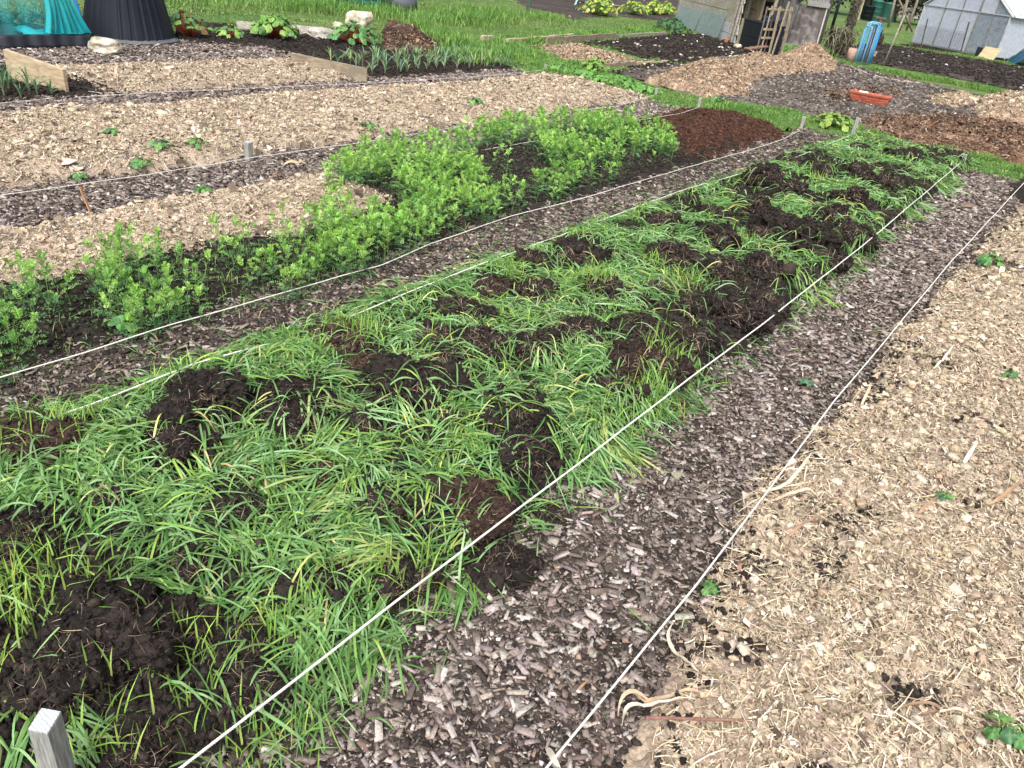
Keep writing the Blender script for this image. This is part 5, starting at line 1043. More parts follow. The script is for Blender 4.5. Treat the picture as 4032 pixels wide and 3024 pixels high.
for a1, b1 in (((2262, 22), (2295, -60)), ((2372, 27), (2342, -60)), ((2310, 16), (2345, -60)), ((2306, 14), (2290, -60))):
    q_ = G(*a1); hh = .75; MB().beam(q_, q_+z*hh+sdv*SZ(q_, (b1[0]-a1[0])*.8), SZ(q_, 24), .05, up=sdv).build('leg', MMINT, e, bevel=.004)
q_ = G(2318, 20); MB().box(q_+z*.78, (1.5, .8, .04), .5).build('table_top', MMINT, e, bevel=.004)
plank((2360, 18), (2520, 34), .25, .04, 'pale scaffold plank lying on the far soil beside the trestle', MW_pale, name='scaffold_plank')
o = MB().tube([G(2385, 30), G(2385, 30)+z*1.2+sdv*.12], .02, 6).build('thin_cane', MW_old, loc=G(2385, 30)); tag(o, 'thin cane standing by the mint green table legs', 'cane')

# ------------------------------------------------------------------ plank shed, open store and dark shed
def z4(x, y): return 2500+x/2.765, y/2.765
def z5(x, y): return 3200+x/2.6587, y/2.6587
MPL = mat_p('shed_plank', (.23, .21, .175), (.50, .47, .40), 3, .9, (1.5, 1.5, 12), .002, c3=(.30, .27, .19), s3=2)
MPL2 = mat_p('peeling_board', (.11, .095, .095), (.27, .27, .29), 5, .85, (7, 7, .8), .003, lo=.42, hi=.56)
MPL3 = mat_p('stained_door', (.075, .062, .062), (.16, .14, .135), 3, .85, (3, 3, 1), .001, c3=(.24, .22, .215), s3=6)
MGLASS = mat_sheer('dusty_glass', (.36, .46, .45), .5, .25)
A, B = G(*z4(455, 262)), G(*z4(1085, 478)); A.z = B.z = 0; dn = (B-A).normalized(); pp = Vector((-dn.y, dn.x, 0)); pp = -pp if pp.dot(A) < 0 else pp; Lw = (B-A).length
lean_ = pp*0.0
e = empty('plank_shed', A, 'leaning shed of broad grey horizontal planks with glass sheets against it', 'shed')
zz = 0.0; i = 0
MPLB = mat_p('shed_whitewash', (.30, .32, .33), (.55, .56, .56), 5, .9, (2, 2, 4), .002)
while zz < 1.75:
    hgt = rng.uniform(.21, .29); off = .006*(i % 2)
    MB().prism([A+dn*(.03*rng.random())+z*zz-pp*off, B+dn*rng.uniform(-.10, .03)+z*(zz+rng.normal(0, .01))-pp*off, B+dn*rng.uniform(-.12, .0)+z*(zz+hgt-.012)-pp*off, A+z*(zz+hgt-.008)-pp*off], pp*.025).build('wall_plank', MPLB if i < 2 else MPL, e, bevel=.002); zz += hgt; i += 1
for d_, w_ in ((-.10, .07), (-.035, .06)):
    q_ = A+dn*d_-pp*.02; MB().beam(q_-z*.05, q_+z*1.9, w_, .07, up=dn).build('corner_post', MW_old, e, bevel=.004)
MB().beam(B+dn*-.18-pp*.05, B+dn*-.02+z*1.8-pp*.03, .10, .03, up=pp).build('upright_board', MPL, e, bevel=.003)
MB().beam(B+dn*-.45-pp*.05, B+dn*-.30+z*1.3-pp*.04, .16, .02, up=pp).build('upright_board', MPL, e, bevel=.003)
MB().prism([A+z*1.8-dn*.2-pp*.15, B+z*1.8+dn*.1-pp*.15, B+z*2.1+dn*.1+pp*1.8, A+z*2.1-dn*.2+pp*1.8], z*.04).build('roof', MW_dark, e)
MB().prism([A+pp*.03, A+pp*1.7, A+pp*1.7+z*1.9, A+pp*.03+z*1.75], dn*.03).build('side_wall', MPL, e)
def sheet_on(name, pts, t, mat, label, cat, dd):
    o = MB().prism(pts, dd*t).build(name, mat, loc=pts[0]); tag(o, label, cat); return o
q_ = A+dn*.12-pp*.20; sheet_on('glass_sheet', [q_, q_+dn*Lw*.42, q_+dn*Lw*.43+z*.60+pp*.15, q_+dn*.02+z*.60+pp*.15], .006, MGLASS, 'left dusty greenish glass sheet leaning against the plank shed', 'glass', pp)
q_ = A+dn*(.12+Lw*.44)-pp*.19; sheet_on('glass_sheet', [q_, q_+dn*Lw*.36, q_+dn*Lw*.35+z*.66+pp*.14, q_+dn*.02+z*.64+pp*.14], .006, MGLASS, 'right dusty glass sheet leaning against the plank shed', 'glass', pp)
MORG = mat_p('red_wood', (.25, .08, .04), (.38, .15, .08), 6, .8)
for (x0, y0, x1, y1, w_, mt, lb) in ((980, 440, 1075, 130, 22, MORG, 'reddish batten leaning at the right end of the plank shed'), (1015, 430, 1095, 120, 26, MW_pale, 'pale batten leaning beside the reddish one')):
    q_ = G(*z4(x0, y0)); hh = UP(q_, y1/2.765); o = MB().beam(q_, q_+z*hh+sdv*.06+pp*.12, SZ(q_, w_/2.765), .03, up=sdv).build('leaning_batten', mt, loc=q_, bevel=.003); tag(o, lb, 'batten')
plank(z4(800, 465), z4(1010, 440), .06, .05, 'red offcut lying on the soil in front of the plank shed', MORG); plank(z4(985, 478), z4(1075, 425), .08, .05, 'dark red offcut propped beside the black water tank', MORG, z=.04)
# open store between the sheds: pallet back wall, rail and tarp
C = G(*z4(1110, 430)); D = G(*z4(1400, 500)); C.z = D.z = 0; rad = Vector((C.x, C.y, 0)).normalized(); C += rad*.5; D += rad*.55; D += dn*.1; pp_ = pp; pp = rad
e = empty('open_store', C, 'open timber store with pallet sides under a sagging sheet, between the sheds', 'store')
m = MB(); Ls = (D-C).length
for k in range(9): q_ = C+dn*(Ls*k/8); m = MB().beam(q_-z*.02, q_+z*1.25, .07, .02, up=dn).build('slat', MPALLET, e, bevel=.002)
for hh in (.25, .7, 1.15): MB().beam(C+pp*.04+z*hh, D+pp*.04+z*hh, .05, .09).build('rail', MW_old, e, bevel=.003)
for q_, w_ in ((C-pp*.5+dn*.12, .09), (C-pp*.42+dn*.24, .07), (D-pp*.5-dn*.1, .09)): MB().beam(q_-z*.02, q_+z*1.5+dn*.12, w_, .05, up=dn).build('post', MPL, e, bevel=.004)
rows = [[C-pp*.65+dn*(Ls*1.15*k/14-.15)+z*(1.30+.03*math.sin(k*1.9)-.10*u_)-pp*.0 + pp*(.05*math.sin(k*1.3))*u_ for k in range(15)] for u_ in np.linspace(0, 1, 5)]+[[C+pp*.3+dn*(Ls*1.15*k/14-.15)+z*1.42 for k in range(15)]]
MB().quadstrip(rows[::-1] if False else rows).build('sagging_sheet', mat_p('grey_sheet', (.17, .165, .155), (.34, .33, .31), 4, .85), e, smooth=True, solid=.006)
MB().quadstrip([[C+pp*.6+z*0, D+pp*.6+dn*.2+z*0], [C+pp*.6+z*1.6, D+pp*.6+dn*.2+z*1.6]]).build('back_wall', MW_dark, e, solid=.03)
q_ = C-pp*.25+dn*.5; o = MB().tube([q_+z*.86, q_+dn*.40+z*.84], .016, 8).build('red_pipe', mat_p('red_paint', (.42, .06, .06), (.5, .1, .09), 4, .5), loc=q_); tag(o, 'short red pipe lying across the open store above the black tank', 'pipe')
q_ = G(*z4(1170, 260+0)); 
# black water tank
a, b = G(*z4(1122, 505)), G(*z4(1348, 590)); a.z = b.z = 0; dt = (b-a).normalized(); pt = Vector((-dt.y, dt.x, 0)); pt = -pt if pt.dot(a) < 0 else pt; Lt_ = (b-a).length; ht = UP(b, 262/2.765)
e = empty('water_tank', a, 'square black plastic water tank with junk on its lid, left of the slatted pallet', 'tank')
MB().add([a, b, b+pt*.5, a+pt*.5]+[p_+z*ht*.42 for p_ in (a-dt*.005, b+dt*.005, b+dt*.005+pt*.5, a-dt*.005+pt*.5)], [(3, 2, 1, 0), (4, 5, 6, 7), (0, 1, 5, 4), (1, 2, 6, 5), (2, 3, 7, 6), (3, 0, 4, 7)]).build('tank_body', MBLK, e, bevel=.015)
MB().prism([p_+z*(ht*.42+.004) for p_ in (a+dt*.005, b-dt*.005, b-dt*.005+pt*.5, a+dt*.005+pt*.5)], z*(ht*.52)).build('tank_wall', MBLK, e, bevel=.012)
MB().prism([p_+z*ht*.95 for p_ in (a-dt*.012-pt*.012, b+dt*.012-pt*.012, b+dt*.012+pt*.51, a-dt*.012+pt*.51)], z*.03).build('tank_rim', MBLK, e, bevel=.006)
v, f = rough_ball((b-dt*.16+pt*.2+z*(ht+.09)), (.17, .14, .12), 44, 4, .3, .2, .08); o = np_mesh('plastic_bag', v, f, mat_p('navy_bag', (.012, .016, .035), (.03, .038, .075), 5, .35, spec=.5), loc=tuple(b-dt*.2+pt*.2+z*ht), smooth=True); tag(o, 'crumpled navy bag on top of the black water tank', 'bag')
q_ = a-dt*.05-pt*.02; o = MB().beam(q_, q_+z*ht*.98+dt*.04, .09, .05, up=dt).build('mossy_post', mat_p('mossy_wood', (.16, .145, .08), (.34, .31, .22), 6, .9, (2, 2, 8)), loc=q_, bevel=.006); tag(o, 'mossy post standing against the left side of the black water tank', 'post')
rock('stone', *z4(1110, 530), 34, 22, .08, 'angular pale stone at the foot of the black water tank', 31)
pp = pp_
# slatted pallet on end
a, b = G(*z4(1352, 604)), G(*z4(1592, 590)); a.z = b.z = 0; a -= rad*.12; b -= rad*.3; dt = (b-a).normalized(); pt = Vector((-dt.y, dt.x, 0)); pt = -pt if pt.dot(a) < 0 else pt; Lp = (b-a).length; hp = UP(a, 62/2.765)
e = empty('pallet', a, 'wooden pallets stood on end between the black tank and the dark shed', 'pallet')
for k, (t0_, t1_, w_, dy) in enumerate(((.02, .07, .05, 0), (.31, .30, .06, -.05), (.40, .41, .04, -.02), (.40, .60, .075, -.09), (.63, .66, .05, -.05), (.92, .86, .06, -.02), (.99, .98, .05, .0))):
    MB().beam(a+dt*Lp*t0_+pt*dy, a+dt*Lp*t1_+pt*(dy+.03)+z*(hp+(.12 if k == 3 else 0)), w_, .022, up=pt).build('slat', MPALLET, e, bevel=.003)
for hh in (.04, .36, .53, .93): MB().beam(a+pt*.035+z*hp*hh-dt*.01, b+pt*.035+z*hp*hh+dt*.01, .07, .045).build('cross_bearer', MPALLET, e, bevel=.003)
for t_ in (.0, .33, .66, 1.0): MB().beam(a+dt*Lp*t_+pt*.09, a+dt*Lp*t_+pt*.10+z*hp*.97, .06, .02, up=pt).build('slat', MPL3, e, bevel=.002)
# dark shed
a, b = G(*z4(1600, 500)), G(*z4(1960, 560)); a.z = b.z = 0; dt = (b-a).normalized(); pt = Vector((-dt.y, dt.x, 0)); pt = -pt if pt.dot(a) < 0 else pt; L2 = (b-a).length
hd = UP(b, 30); e = empty('dark_shed', a, 'dark weathered shed with peeling boards and a stained door panel', 'shed')
for k in range(7):
    q_ = a+dt*(-.62+.115*k)+pt*.12; MB().beam(q_-z*.05, q_+z*(hd+.6)+dt*.10, .108, .02, up=pt).build('wall_board', MPL2, e, bevel=.002)
MB().prism([a+dt*.12+z*.09, b-dt*.03+z*.09, b-dt*.0+z*hd, a+dt*.20+z*hd], pt*.03).build('door', MPL3, e, bevel=.003)
MB().prism([a+dt*.06-pt*.03, b-dt*.02-pt*.03, b-dt*.02-pt*.03+z*.10, a+dt*.06-pt*.03+z*.10], pt*.05).build('sill', MW_grey, e, bevel=.003)
MB().beam(b-pt*.02, b-pt*.02+z*hd, .03, .05, up=pt).build('white_edging', mat_p('flaking_white', (.40, .40, .38), (.70, .70, .67), 12, .8, (1, 1, .6)), e, bevel=.003)
MB().prism([a+dt*L2*.42+z*(hd-.02)-pt*.06, b+dt*.06+z*(hd-.02)-pt*.06, b+dt*.06+z*(hd+.11)-pt*.06, a+dt*L2*.42+z*(hd+.11)-pt*.06], pt*.05).build('lintel', MW_grey, e, bevel=.004)
MB().prism([a+dt*.1+z*(hd+.11), b+z*(hd+.11), b+z*(hd+.7), a+dt*.1+z*(hd+.7)], pt*.03).build('gable', MPL2, e)
MB().prism([b+dt*.03, b+dt*.03+pt*.5, b+dt*.03+pt*.5+z*1.9, b+dt*.03+z*1.9], -dt*.03).build('side_wall', MW_dark, e)
MB().prism([a-dt*.7+pt*.1+z*(hd+.8), b+dt*.1+pt*.0+z*(hd+.7), b+dt*.1+pt*1+z*(hd+.8), a-dt*.7+pt*1+z*(hd+.9)], z*.04).build('roof', MW_dark, e)

# ------------------------------------------------------------------ ivy stem, brush, black pole, blue hoops
def leaf_cloud(name, c, r, n, ls, pal, parent=None, label=None, cat=None, mat=None, shell=.55):
    d = rng.normal(0, 1, (n, 3)); d /= np.linalg.norm(d, axis=1)[:, None]; rad = rng.uniform(shell, 1, n)[:, None]
    k = 1+.35*fbm3(d*1.0+np.array(c), .7, 3, 3)[:, None]*2
    P = np.array(c)+d*np.array(r)*rad*k; P[:, 2] = np.maximum(P[:, 2], .01)
    a, s, u = rot_frames(n, .9); L = ls*rng.uniform(.6, 1.3, n)
    vs = np.stack([P-a*L[:, None]*.5, P+s*L[:, None]*.35, P+a*L[:, None]*.5, P-s*L[:, None]*.35], 1)
    o = np_mesh(name, vs, np.arange(n*4).reshape(-1, 4), mat or ML, np.repeat(pick(pal, n), 4, 0), parent=parent, loc=(0, 0, 0) if parent else tuple(c))
    if label: tag(o, label, cat)
    return o
IVY = [(.05, .07, .035), (.09, .085, .05), (.14, .11, .075), (.03, .05, .025), (.18, .14, .10)]
p = G(*z5(345, 420)); p.z = 0
e = empty('ivy_trunk', p, 'thick tree stem clad in brown ivy beside the dark shed', 'tree')
MB().tube([p, p+z*.8+sdv*.02, p+z*2.2+sdv*.05], .14, 12, .10).build('trunk', MW_dark, e, smooth=True)
for k in range(6): leaf_cloud('ivy_leaves', tuple(p+z*(.25+.36*k)), (.20, .20, .3), 420, .06, IVY, e)
p = G(*z5(240, 560)); p.z = 0
e = empty('brushwood_pile', p, 'tangled brown ivy and brushwood piled beside the blue pipes', 'brushwood')
leaf_cloud('dead_leaves', (p.x, p.y, .35), (.50, .35, .42), 2600, .055, IVY, e, shell=.3)
n = 150; x = rng.normal(p.x, .28, n); y = rng.normal(p.y, .2, n); th = rng.uniform(0, 6.28, n); t = np.linspace(0, 1, 6); L = rng.uniform(.3, .8, n)
P = np.stack([x[:, None]+np.cos(th)[:, None]*L[:, None]*t, y[:, None]+np.sin(th)[:, None]*L[:, None]*t*.6, rng.uniform(.2, .75, n)[:, None]+(L*rng.uniform(-.1, .5, n))[:, None]*t-(L*.9)[:, None]*t**2.5], -1); P[..., 2] = np.maximum(P[..., 2], .02)
o = strips('twigs', P, rng.uniform(.006, .014, n), np.stack([-np.sin(th), np.cos(th), 0*th], -1), pick([(.25, .20, .14), (.38, .33, .25), (.12, .09, .06)], n), MF, parent=e); o['kind'] = 'stuff'
p = G(*z5(180, 362)); o = MB().tube([p, p+z*1.9], SZ(p, 12)/2, 12).build('black_pole', MBLK, loc=p, smooth=True); tag(o, 'black pipe post standing right of the dark shed', 'pole')
p = G(*z5(388, 640)); hh = UP(p, 505/2.6587); rr = SZ(p, 36)/2; e = empty('clay_pipe', p, 'pinkish clay drain pipe standing in the grass left of the blue pipes', 'pipe')
MB().lathe(p, [(rr*.95, 0), (rr*.95, hh), (rr*.8, hh), (rr*.8, .02)], 28).build('pipe_body', mat_p('pink_clay', (.32, .20, .155), (.46, .32, .26), 7, .8), e, smooth=True)
MLB = mat_p('light_blue_pipe', (.10, .38, .66), (.17, .48, .74), 3, .35, bump=0, spec=.5); MLB2 = mat_p('grey_pipe', (.24, .28, .34), (.36, .40, .47), 3, .45, bump=0)
MLB3 = mat_p('deep_blue_pipe', (.03, .22, .60), (.05, .28, .66), 3, .35, bump=0)
base = G(*z5(520, 655)); base.z = 0; e = empty('hoop_post', base+pp*.1, 'rusty post carrying the bundle of bent blue pipes', 'post'); topz = UP(base, 205/2.6587)
q_ = base+pp*.12; MB().beam(q_, q_+z*(topz+.02), .07, .07, up=dn).build('post_shaft', mat_p('rust', (.10, .04, .03), (.24, .12, .09), 9, .8), e, bevel=.004); MB().box(q_+z*(topz+.05), (.26, .10, .04), .3).build('post_cap', mat_p('rust_cap', (.12, .05, .04), (.22, .10, .08), 9, .8), e, bevel=.006)
for k, (xl, xr, yt, mt, lb) in enumerate(((438, 505, 270, MLB, 'leftmost light blue'), (450, 560, 235, MLB, 'light blue'), (470, 575, 225, MLB, 'light blue'), (455, 600, 232, MLB3, 'deeper blue'), (490, 590, 245, MLB, 'light blue'), (520, 585, 260, MLB2, 'grey'), (535, 600, 268, MLB2, 'grey'), (550, 605, 255, MLB3, 'deeper blue'), (470, 540, 250, MLB2, 'grey'))):
    a = G(*z5(xl, 655-k)); b = G(*z5(xr, 672-2*k)); a.z = b.z = 0; a -= pp*.05*k/9; tz = UP(a, yt/2.6587); lnn = sdv*.0; pts = []
    for t in np.linspace(0, 1, 28):
        q = a.lerp(b, .5-.5*math.cos(math.pi*t)) if False else a.lerp(b, sst(.25, .75, t)*1.0)
        hz = tz*min(1, (1-abs(2*t-1)**3.2)**.5+.0) if .0 < t < 1 else 0; pts.append(q+z*hz)
    o = MB().tube(pts, .014, 8).build('hoop_pipe', mt, loc=a, smooth=True); tag(o, f'{lb} plastic pipe bent over the rusty post' if lb != 'leftmost light blue' else 'leftmost light blue pipe bent over the rusty post', 'pipe', 'bent pipes hung over the rusty post')
o = MB().prism([G(*z5(600, 600)), G(*z5(632, 612)), G(*z5(632, 612))+z*.18+pp*.05, G(*z5(600, 600))+z*.2+pp*.05], pp*.02).build('wood_offcut', MW_pale, loc=G(*z5(600, 600))); tag(o, 'small pale offcut at the foot of the bent pipes', 'offcut')
# stump of roots
p = G(*z5(660, 505)); p.z = 0; v, f = rough_ball((p.x, p.y, .2), (.16, .13, .30), 61, 4, .45, .4, .2); e = empty('root_stump', p, 'black jagged root stump between the bent pipes and the dark soil', 'stump'); np_mesh('stump_body', v, f, MS, np.tile((.045, .034, .028), (len(v), 1)), parent=e, smooth=True)
for k in range(9):
    a_ = k*.75; MB().tube([p+z*.3, p+z*(.45+.05*k % .2)+Vector((math.cos(a_)*.12, math.sin(a_)*.12, 0)), p+z*(.5+.04*(k % 4))+Vector((math.cos(a_)*.28, math.sin(a_)*.28, 0))], .022, 6, .005).build('root', MW_dark, e, smooth=True)
plank(z5(640, 555), z5(760, 560), .25, .05, 'dark boards lying at the corner of the greenhouse plot', MW_dark)
# boards and bins behind
p = G(*z5(450, 205)); e = empty('pale_board', p, 'tall pale yellow board standing behind the bent pipes', 'board'); MB().beam(p, p+z*1.5+sdv*.0, SZ(p, 44), .03, up=pp).build('panel', mat_p('yellow_board', (.42, .40, .22), (.55, .53, .36), 5, .8), e, bevel=.004)
def bin_(name, zx, zy, wpx, hz, mat, label, taper=.8, ribs=3, cap=True):
    p = G(*z5(zx, zy)); p.z = 0; r = SZ(p, wpx/2.6587)/2; H = UP(p, hz/2.6587); e = empty(name, p, label, 'compost bin' if 'green' in label else 'bin'); pr = []
    for i in range(ribs):
        a0, a1 = i/ribs, (i+1)/ribs; k0, k1 = 1-(1-taper)*a0, 1-(1-taper)*a1
        pr += [(r*k0, H*.88*a0), (r*k0*1.03, H*.88*(a0+.015)), (r*k1*1.02, H*.88*(a1-.03)), (r*k1*1.06, H*.88*(a1-.02)), (r*k1*1.06, H*.88*a1)]
    MB().lathe(p, pr, 36).build('bin_body', mat, e, smooth=True)
    MB().lathe(p+z*H*.885, [(r*taper*1.1, 0), (r*taper*1.1, H*.04), (r*taper*.8, H*.09), (r*taper*.3, H*.11), (.01, H*.115)], 36).build('lid', mat, e, smooth=True)
    if ribs == 1:
        for t in (.35, .5, .65): q = p-pp*(r*(1-(1-taper)*t*.95))+z*H*t*.9; MB().box(q, (r*.7, .03, .02), math.atan2(dn.y, dn.x)).build('vent_slot', MBLK, e)
MGB = mat_p('green_plastic', (.02, .095, .075), (.035, .13, .105), 4, .45, bump=.0005)
bin_('compost_bin', 630, 215, 118, -5, MGB, 'straight sided green compost bin behind the black bin', .95, 4)
bin_('rain_barrel', 556, 210, 112, 55, MBLK, 'small black lidded bin left of the green compost bins', 1.02, 3)
bin_('compost_bin', 752, 222, 172, 22, MGB, 'conical green compost bin with slots, right of the straight one', .62, 1)
for (x0, y0, x1, y1, w_, lb) in ((790, 285, 872, 0, 26, 'leftmost rough post of the timber frame by the green bins'), (905, 322, 1003, 0, 30, 'second rough post of the timber frame'), (978, 322, 1108, 0, 24, 'rightmost leaning post of the timber frame'), (1042, 332, 893, 0, 20, 'diagonal brace of the timber frame')):
    p = G(*z5(x0, y0)); p.z = 0; hh = UP(p, 0)+.35; lat = (x1-x0)/2.6587-(y0-y1)/2.6587*.37; q = p+z*hh+sdv*SZ(p, lat)*(hh/(hh-.35)); o = MB().tube([p, p.lerp(q, .5)+sdv*.01, q], SZ(p, w_/2.6587)/2, 8).build('rough_post', mat_p('brown_pole', (.12, .10, .075), (.26, .22, .17), 6, .9, (4, 4, 1)), loc=p, smooth=True); tag(o, lb, 'post')
p = G(*z5(735, 690)); p.z = 0; q = p+z*UP(p, 56); q = q+sdv*SZ(p, (960-735)/2.6587-(257-56)*.33); o = MB().tube([p, q], .022, 8).build('long_pole', MW_old, loc=p, smooth=True); tag(o, 'long thin pole leaning over the corner of the dark soil plot', 'pole')
p = G(*z5(668, 365)); o = MB().tube([p, p+z*1.5], .012, 6).build('thin_cane', MBLK, loc=p, smooth=True); tag(o, 'thin dark cane in front of the green bins', 'cane')
p = G(*z5(440, 275)); o = MB().tube([p, p+z*1.5], .02, 6).build('rusty_rod', mat_p('rust2', (.07, .03, .025), (.15, .08, .06), 9, .8), loc=p, smooth=True); tag(o, 'thin rusty rod behind the bent pipes', 'rod')
a, b = G(*z5(830, 200)), G(*z5(1140, 225)); o = MB().beam(a+z*.25, b+z*.28, .25, .14).build('white_board', mat_p('white_pvc', (.42, .40, .42), (.58, .56, .58), 4, .5), loc=a, bevel=.01); tag(o, 'off white boards lying behind the timber frame', 'board')
# rough wall behind
a, b = G(3380, 44), G(3640, 80); e = empty('breeze_wall', a, 'low grey stone wall behind the green bins', 'wall'); d_ = (b-a).normalized()
for r_ in range(5):
    for k in range(11):
        c = a+d_*((b-a).length*(k+.5*(r_ % 2))/10.5)+z*(.12+.24*r_); 
        if rng.random() < .93: MB().box(c, ((b-a).length/11.2, .3, .225), math.atan2(d_.y, d_.x)+rng.normal(0, .02)).build('wall_block', mat_p(f'block_{(r_*3+k)%3}', *[((.10, .095, .09), (.24, .225, .21)), ((.13, .12, .105), (.30, .28, .25)), ((.08, .075, .07), (.18, .17, .16))][(r_*3+k) % 3], 8, .9, bump=.01) if f'block_{(r_*3+k)%3}' not in bpy.data.materials else bpy.data.materials[f'block_{(r_*3+k)%3}'], e, bevel=.02)

# ------------------------------------------------------------------ greenhouse
GL, GR = G(*z5(1042, 448)), G(*z5(1905, 612)); GL.z = GR.z = 0; gd = (GR-GL).normalized(); gp = Vector((-gd.y, gd.x, 0)); gp = -gp if gp.dot(GL) < 0 else gp
W = (GR-GL).length; hL = UP(GL, 30/2.6587); hR = UP(GR, 190/2.6587); he = (hL+hR)/2; ha = he+W*.36; Ld = 2.2
e = empty('greenhouse', GL, 'white milky paned greenhouse with a light roof edge beyond the dark plot', 'greenhouse')
MPANE = mat_sheer('milky_pane', (.62, .66, .76), .86, .35); MCLR = mat_sheer('clear_pane', (.50, .56, .64), .40, .2); MALU = mat_p('alloy_frame', (.36, .38, .40), (.52, .54, .56), 6, .5, metallic=.2); MFD = mat_p('dark_bar', (.13, .13, .13), (.24, .24, .23), 6, .7); MRF = mat_p('roof_white', (.50, .55, .52), (.68, .72, .68), 5, .5)
def gpt(u, h, back=0.0): return GL+gd*(W*u)+gp*back+z*h
def roofh(u): return he+(ha-he)*(1-abs(2*u-1))
cu = [0, .26, .46, .66, .83, 1.0]
for k in range(5):
    u0, u1 = cu[k]+.006, cu[k+1]-.006; mt = MPANE if k < 3 else MCLR
    MB().prism([gpt(u0, .05), gpt(u1, .05), gpt(u1, he-.02), gpt(u0, he-.02)], gp*.006).build('glass_pane', mt, e)
    pts = [gpt(u0, he+.02), gpt(u1, he+.02)]; 
    if k == 2: pts += [gpt(u1, roofh(u1)-.02), gpt(.5, ha-.02), gpt(u0, roofh(u0)-.02)]
    elif u0 < .02: pts += [gpt(u1, roofh(u1)-.02)]
    elif u1 > .98: pts = [gpt(u0, he+.02), gpt(u1, he+.02), gpt(u0, roofh(u0)-.02)]
    else: pts += [gpt(u1, roofh(u1)-.02), gpt(u0, roofh(u0)-.02)]
    MB().prism(pts, gp*.006).build('glass_pane', mt if k != 3 else MPANE, e)
for k, u in enumerate(cu): w_ = .05 if k in (0, 5) else (.07 if k == 3 else .028); MB().beam(gpt(u, 0)-gp*.012, gpt(u, roofh(u))-gp*.012, w_, .04, up=gp).build('frame_bar', MALU if k in (0, 5) else MFD, e, bevel=.003)
MB().beam(gpt(0, he)-gp*.02, gpt(1, he)-gp*.02, .035, .035).build('frame_rail', MALU, e); MB().beam(gpt(0, .03)-gp*.02, gpt(1, .03)-gp*.02, .05, .06).build('frame_rail', MFD, e)
MB().beam(gpt(0, he)-gp*.03, gpt(.5, ha)-gp*.03, .05, .05, up=gp).build('roof_edge', MFD, e); MB().beam(gpt(.5, ha)-gp*.03, gpt(1.03, he-.02)-gp*.03, .05, .05, up=gp).build('roof_edge', MRF, e)
MB().beam(gpt(.68, .1)-gp*.006+gp*.05, gpt(.99, he*.72)+gp*.05, .035, .02, up=gp).build('brace', MALU, e)
MB().prism([gpt(.5, ha), gpt(1.04, he-.03), gpt(1.04, he-.03, Ld), gpt(.5, ha, Ld)], z*.03).build('roof_sheet', MRF, e)
MB().prism([gpt(.5, ha), gpt(-.03, he-.02), gpt(-.03, he-.02, Ld), gpt(.5, ha, Ld)], z*.03).build('roof_sheet', MPANE, e)
for k in range(6): b_ = Ld*k/5; MB().beam(gpt(.5, ha+.045, b_), gpt(1.045, he+.005, b_), .03, .02).build('roof_bar', MALU, e)
for u, nm in ((0, 'left'), (1.0, 'right')):
    MB().prism([gpt(u, .05, .03), gpt(u, .05, Ld), gpt(u, he-.02, Ld), gpt(u, he-.02, .03)], gd*.006).build('side_glazing', MPANE, e)
    for k in range(1, 5): MB().beam(gpt(u, 0, Ld*k/4)+gd*(.02 if u else -.02), gpt(u, he, Ld*k/4)+gd*(.02 if u else -.02), .03, .03).build('frame_bar', MALU, e)
MB().prism([gpt(0, .05, Ld), gpt(1, .05, Ld), gpt(1, he, Ld), gpt(.5, ha, Ld), gpt(0, he, Ld)], gp*.01).build('rear_glazing', MPANE, e)
q_ = gpt(.86, he*.62, .5); o = MB().box(q_, (.62, .4, .03), math.atan2(gd.y, gd.x)).box(q_+z*.22, (.5, .06, .34), math.atan2(gd.y, gd.x)).build('staging_shelf', MW_dark, e); MB().box(gpt(.84, .35, .45), (.5, .3, .03), math.atan2(gd.y, gd.x)).build('staging_shelf', MW_pale, e)
# wire mesh panel leaning on it
a, b = gpt(.02, .02, -.12), gpt(.60, .02, -.12); e = empty('mesh_panel', a, 'rectangular wire mesh panel leaning on the greenhouse front', 'mesh'); Lm = (b-a).length; m = MB(); hm2 = he*.47; MWM = mat_p('wire', (.12, .13, .14), (.2, .21, .22), 4, .6)
nx_ = 17; m.beam(a, b, .006, .006)
for k in range(nx_+1): q = a+gd*(Lm*k/nx_); m.beam(q, q+z*hm2+gp*.08, .007, .007, up=gd)
for k in range(9): q = z*(hm2*k/8)+gp*(.08*k/8-.004); m.beam(a+q, b+q, .007, .007)
m.build('wire_grid', MWM, e)
for (x0, y0, x1, y1, w_, lb) in ((1125, 518, 1186, 200, 14, 'rust brown stake in front of the wire mesh panel'), (1548, 556, 1630, 232, 18, 'dark stake in front of the greenhouse door post')):
    p = G(*z5(x0, y0)); p.z = 0; o = MB().beam(p, p+z*UP(p, y1/2.6587)-sdv*SZ(p, 12), SZ(p, w_/2.6587), .03, up=sdv).build('rusty_stake', MW_dark, loc=p, bevel=.003); tag(o, lb, 'stake')
a, b = G(*z5(1708, 612)), G(*z5(1872, 645)); a.z = b.z = 0; q = (b-a); n_ = Vector((-q.y, q.x, 0)).normalized(); n_ = -n_ if n_.dot(a) < 0 else n_; hh = UP(a, 478/2.6587)*1.0
o = MB().prism([a, b, b+z*hh+n_*.25, a+z*hh+n_*.25], n_*.02).build('plywood_sheet', mat_p('plywood', (.46, .36, .20), (.60, .49, .30), 3, .7, (1, 1, 6)), loc=a, bevel=.002); tag(o, 'square pale plywood sheet leaning at the greenhouse corner', 'board')
a = a-q.normalized()*.12; o = MB().box(a+z*.2+n_*.15, (.18, .18, .4), .3).build('black_crate', MBLK, loc=a, bevel=.02); tag(o, 'small black box left of the plywood sheet', 'box')
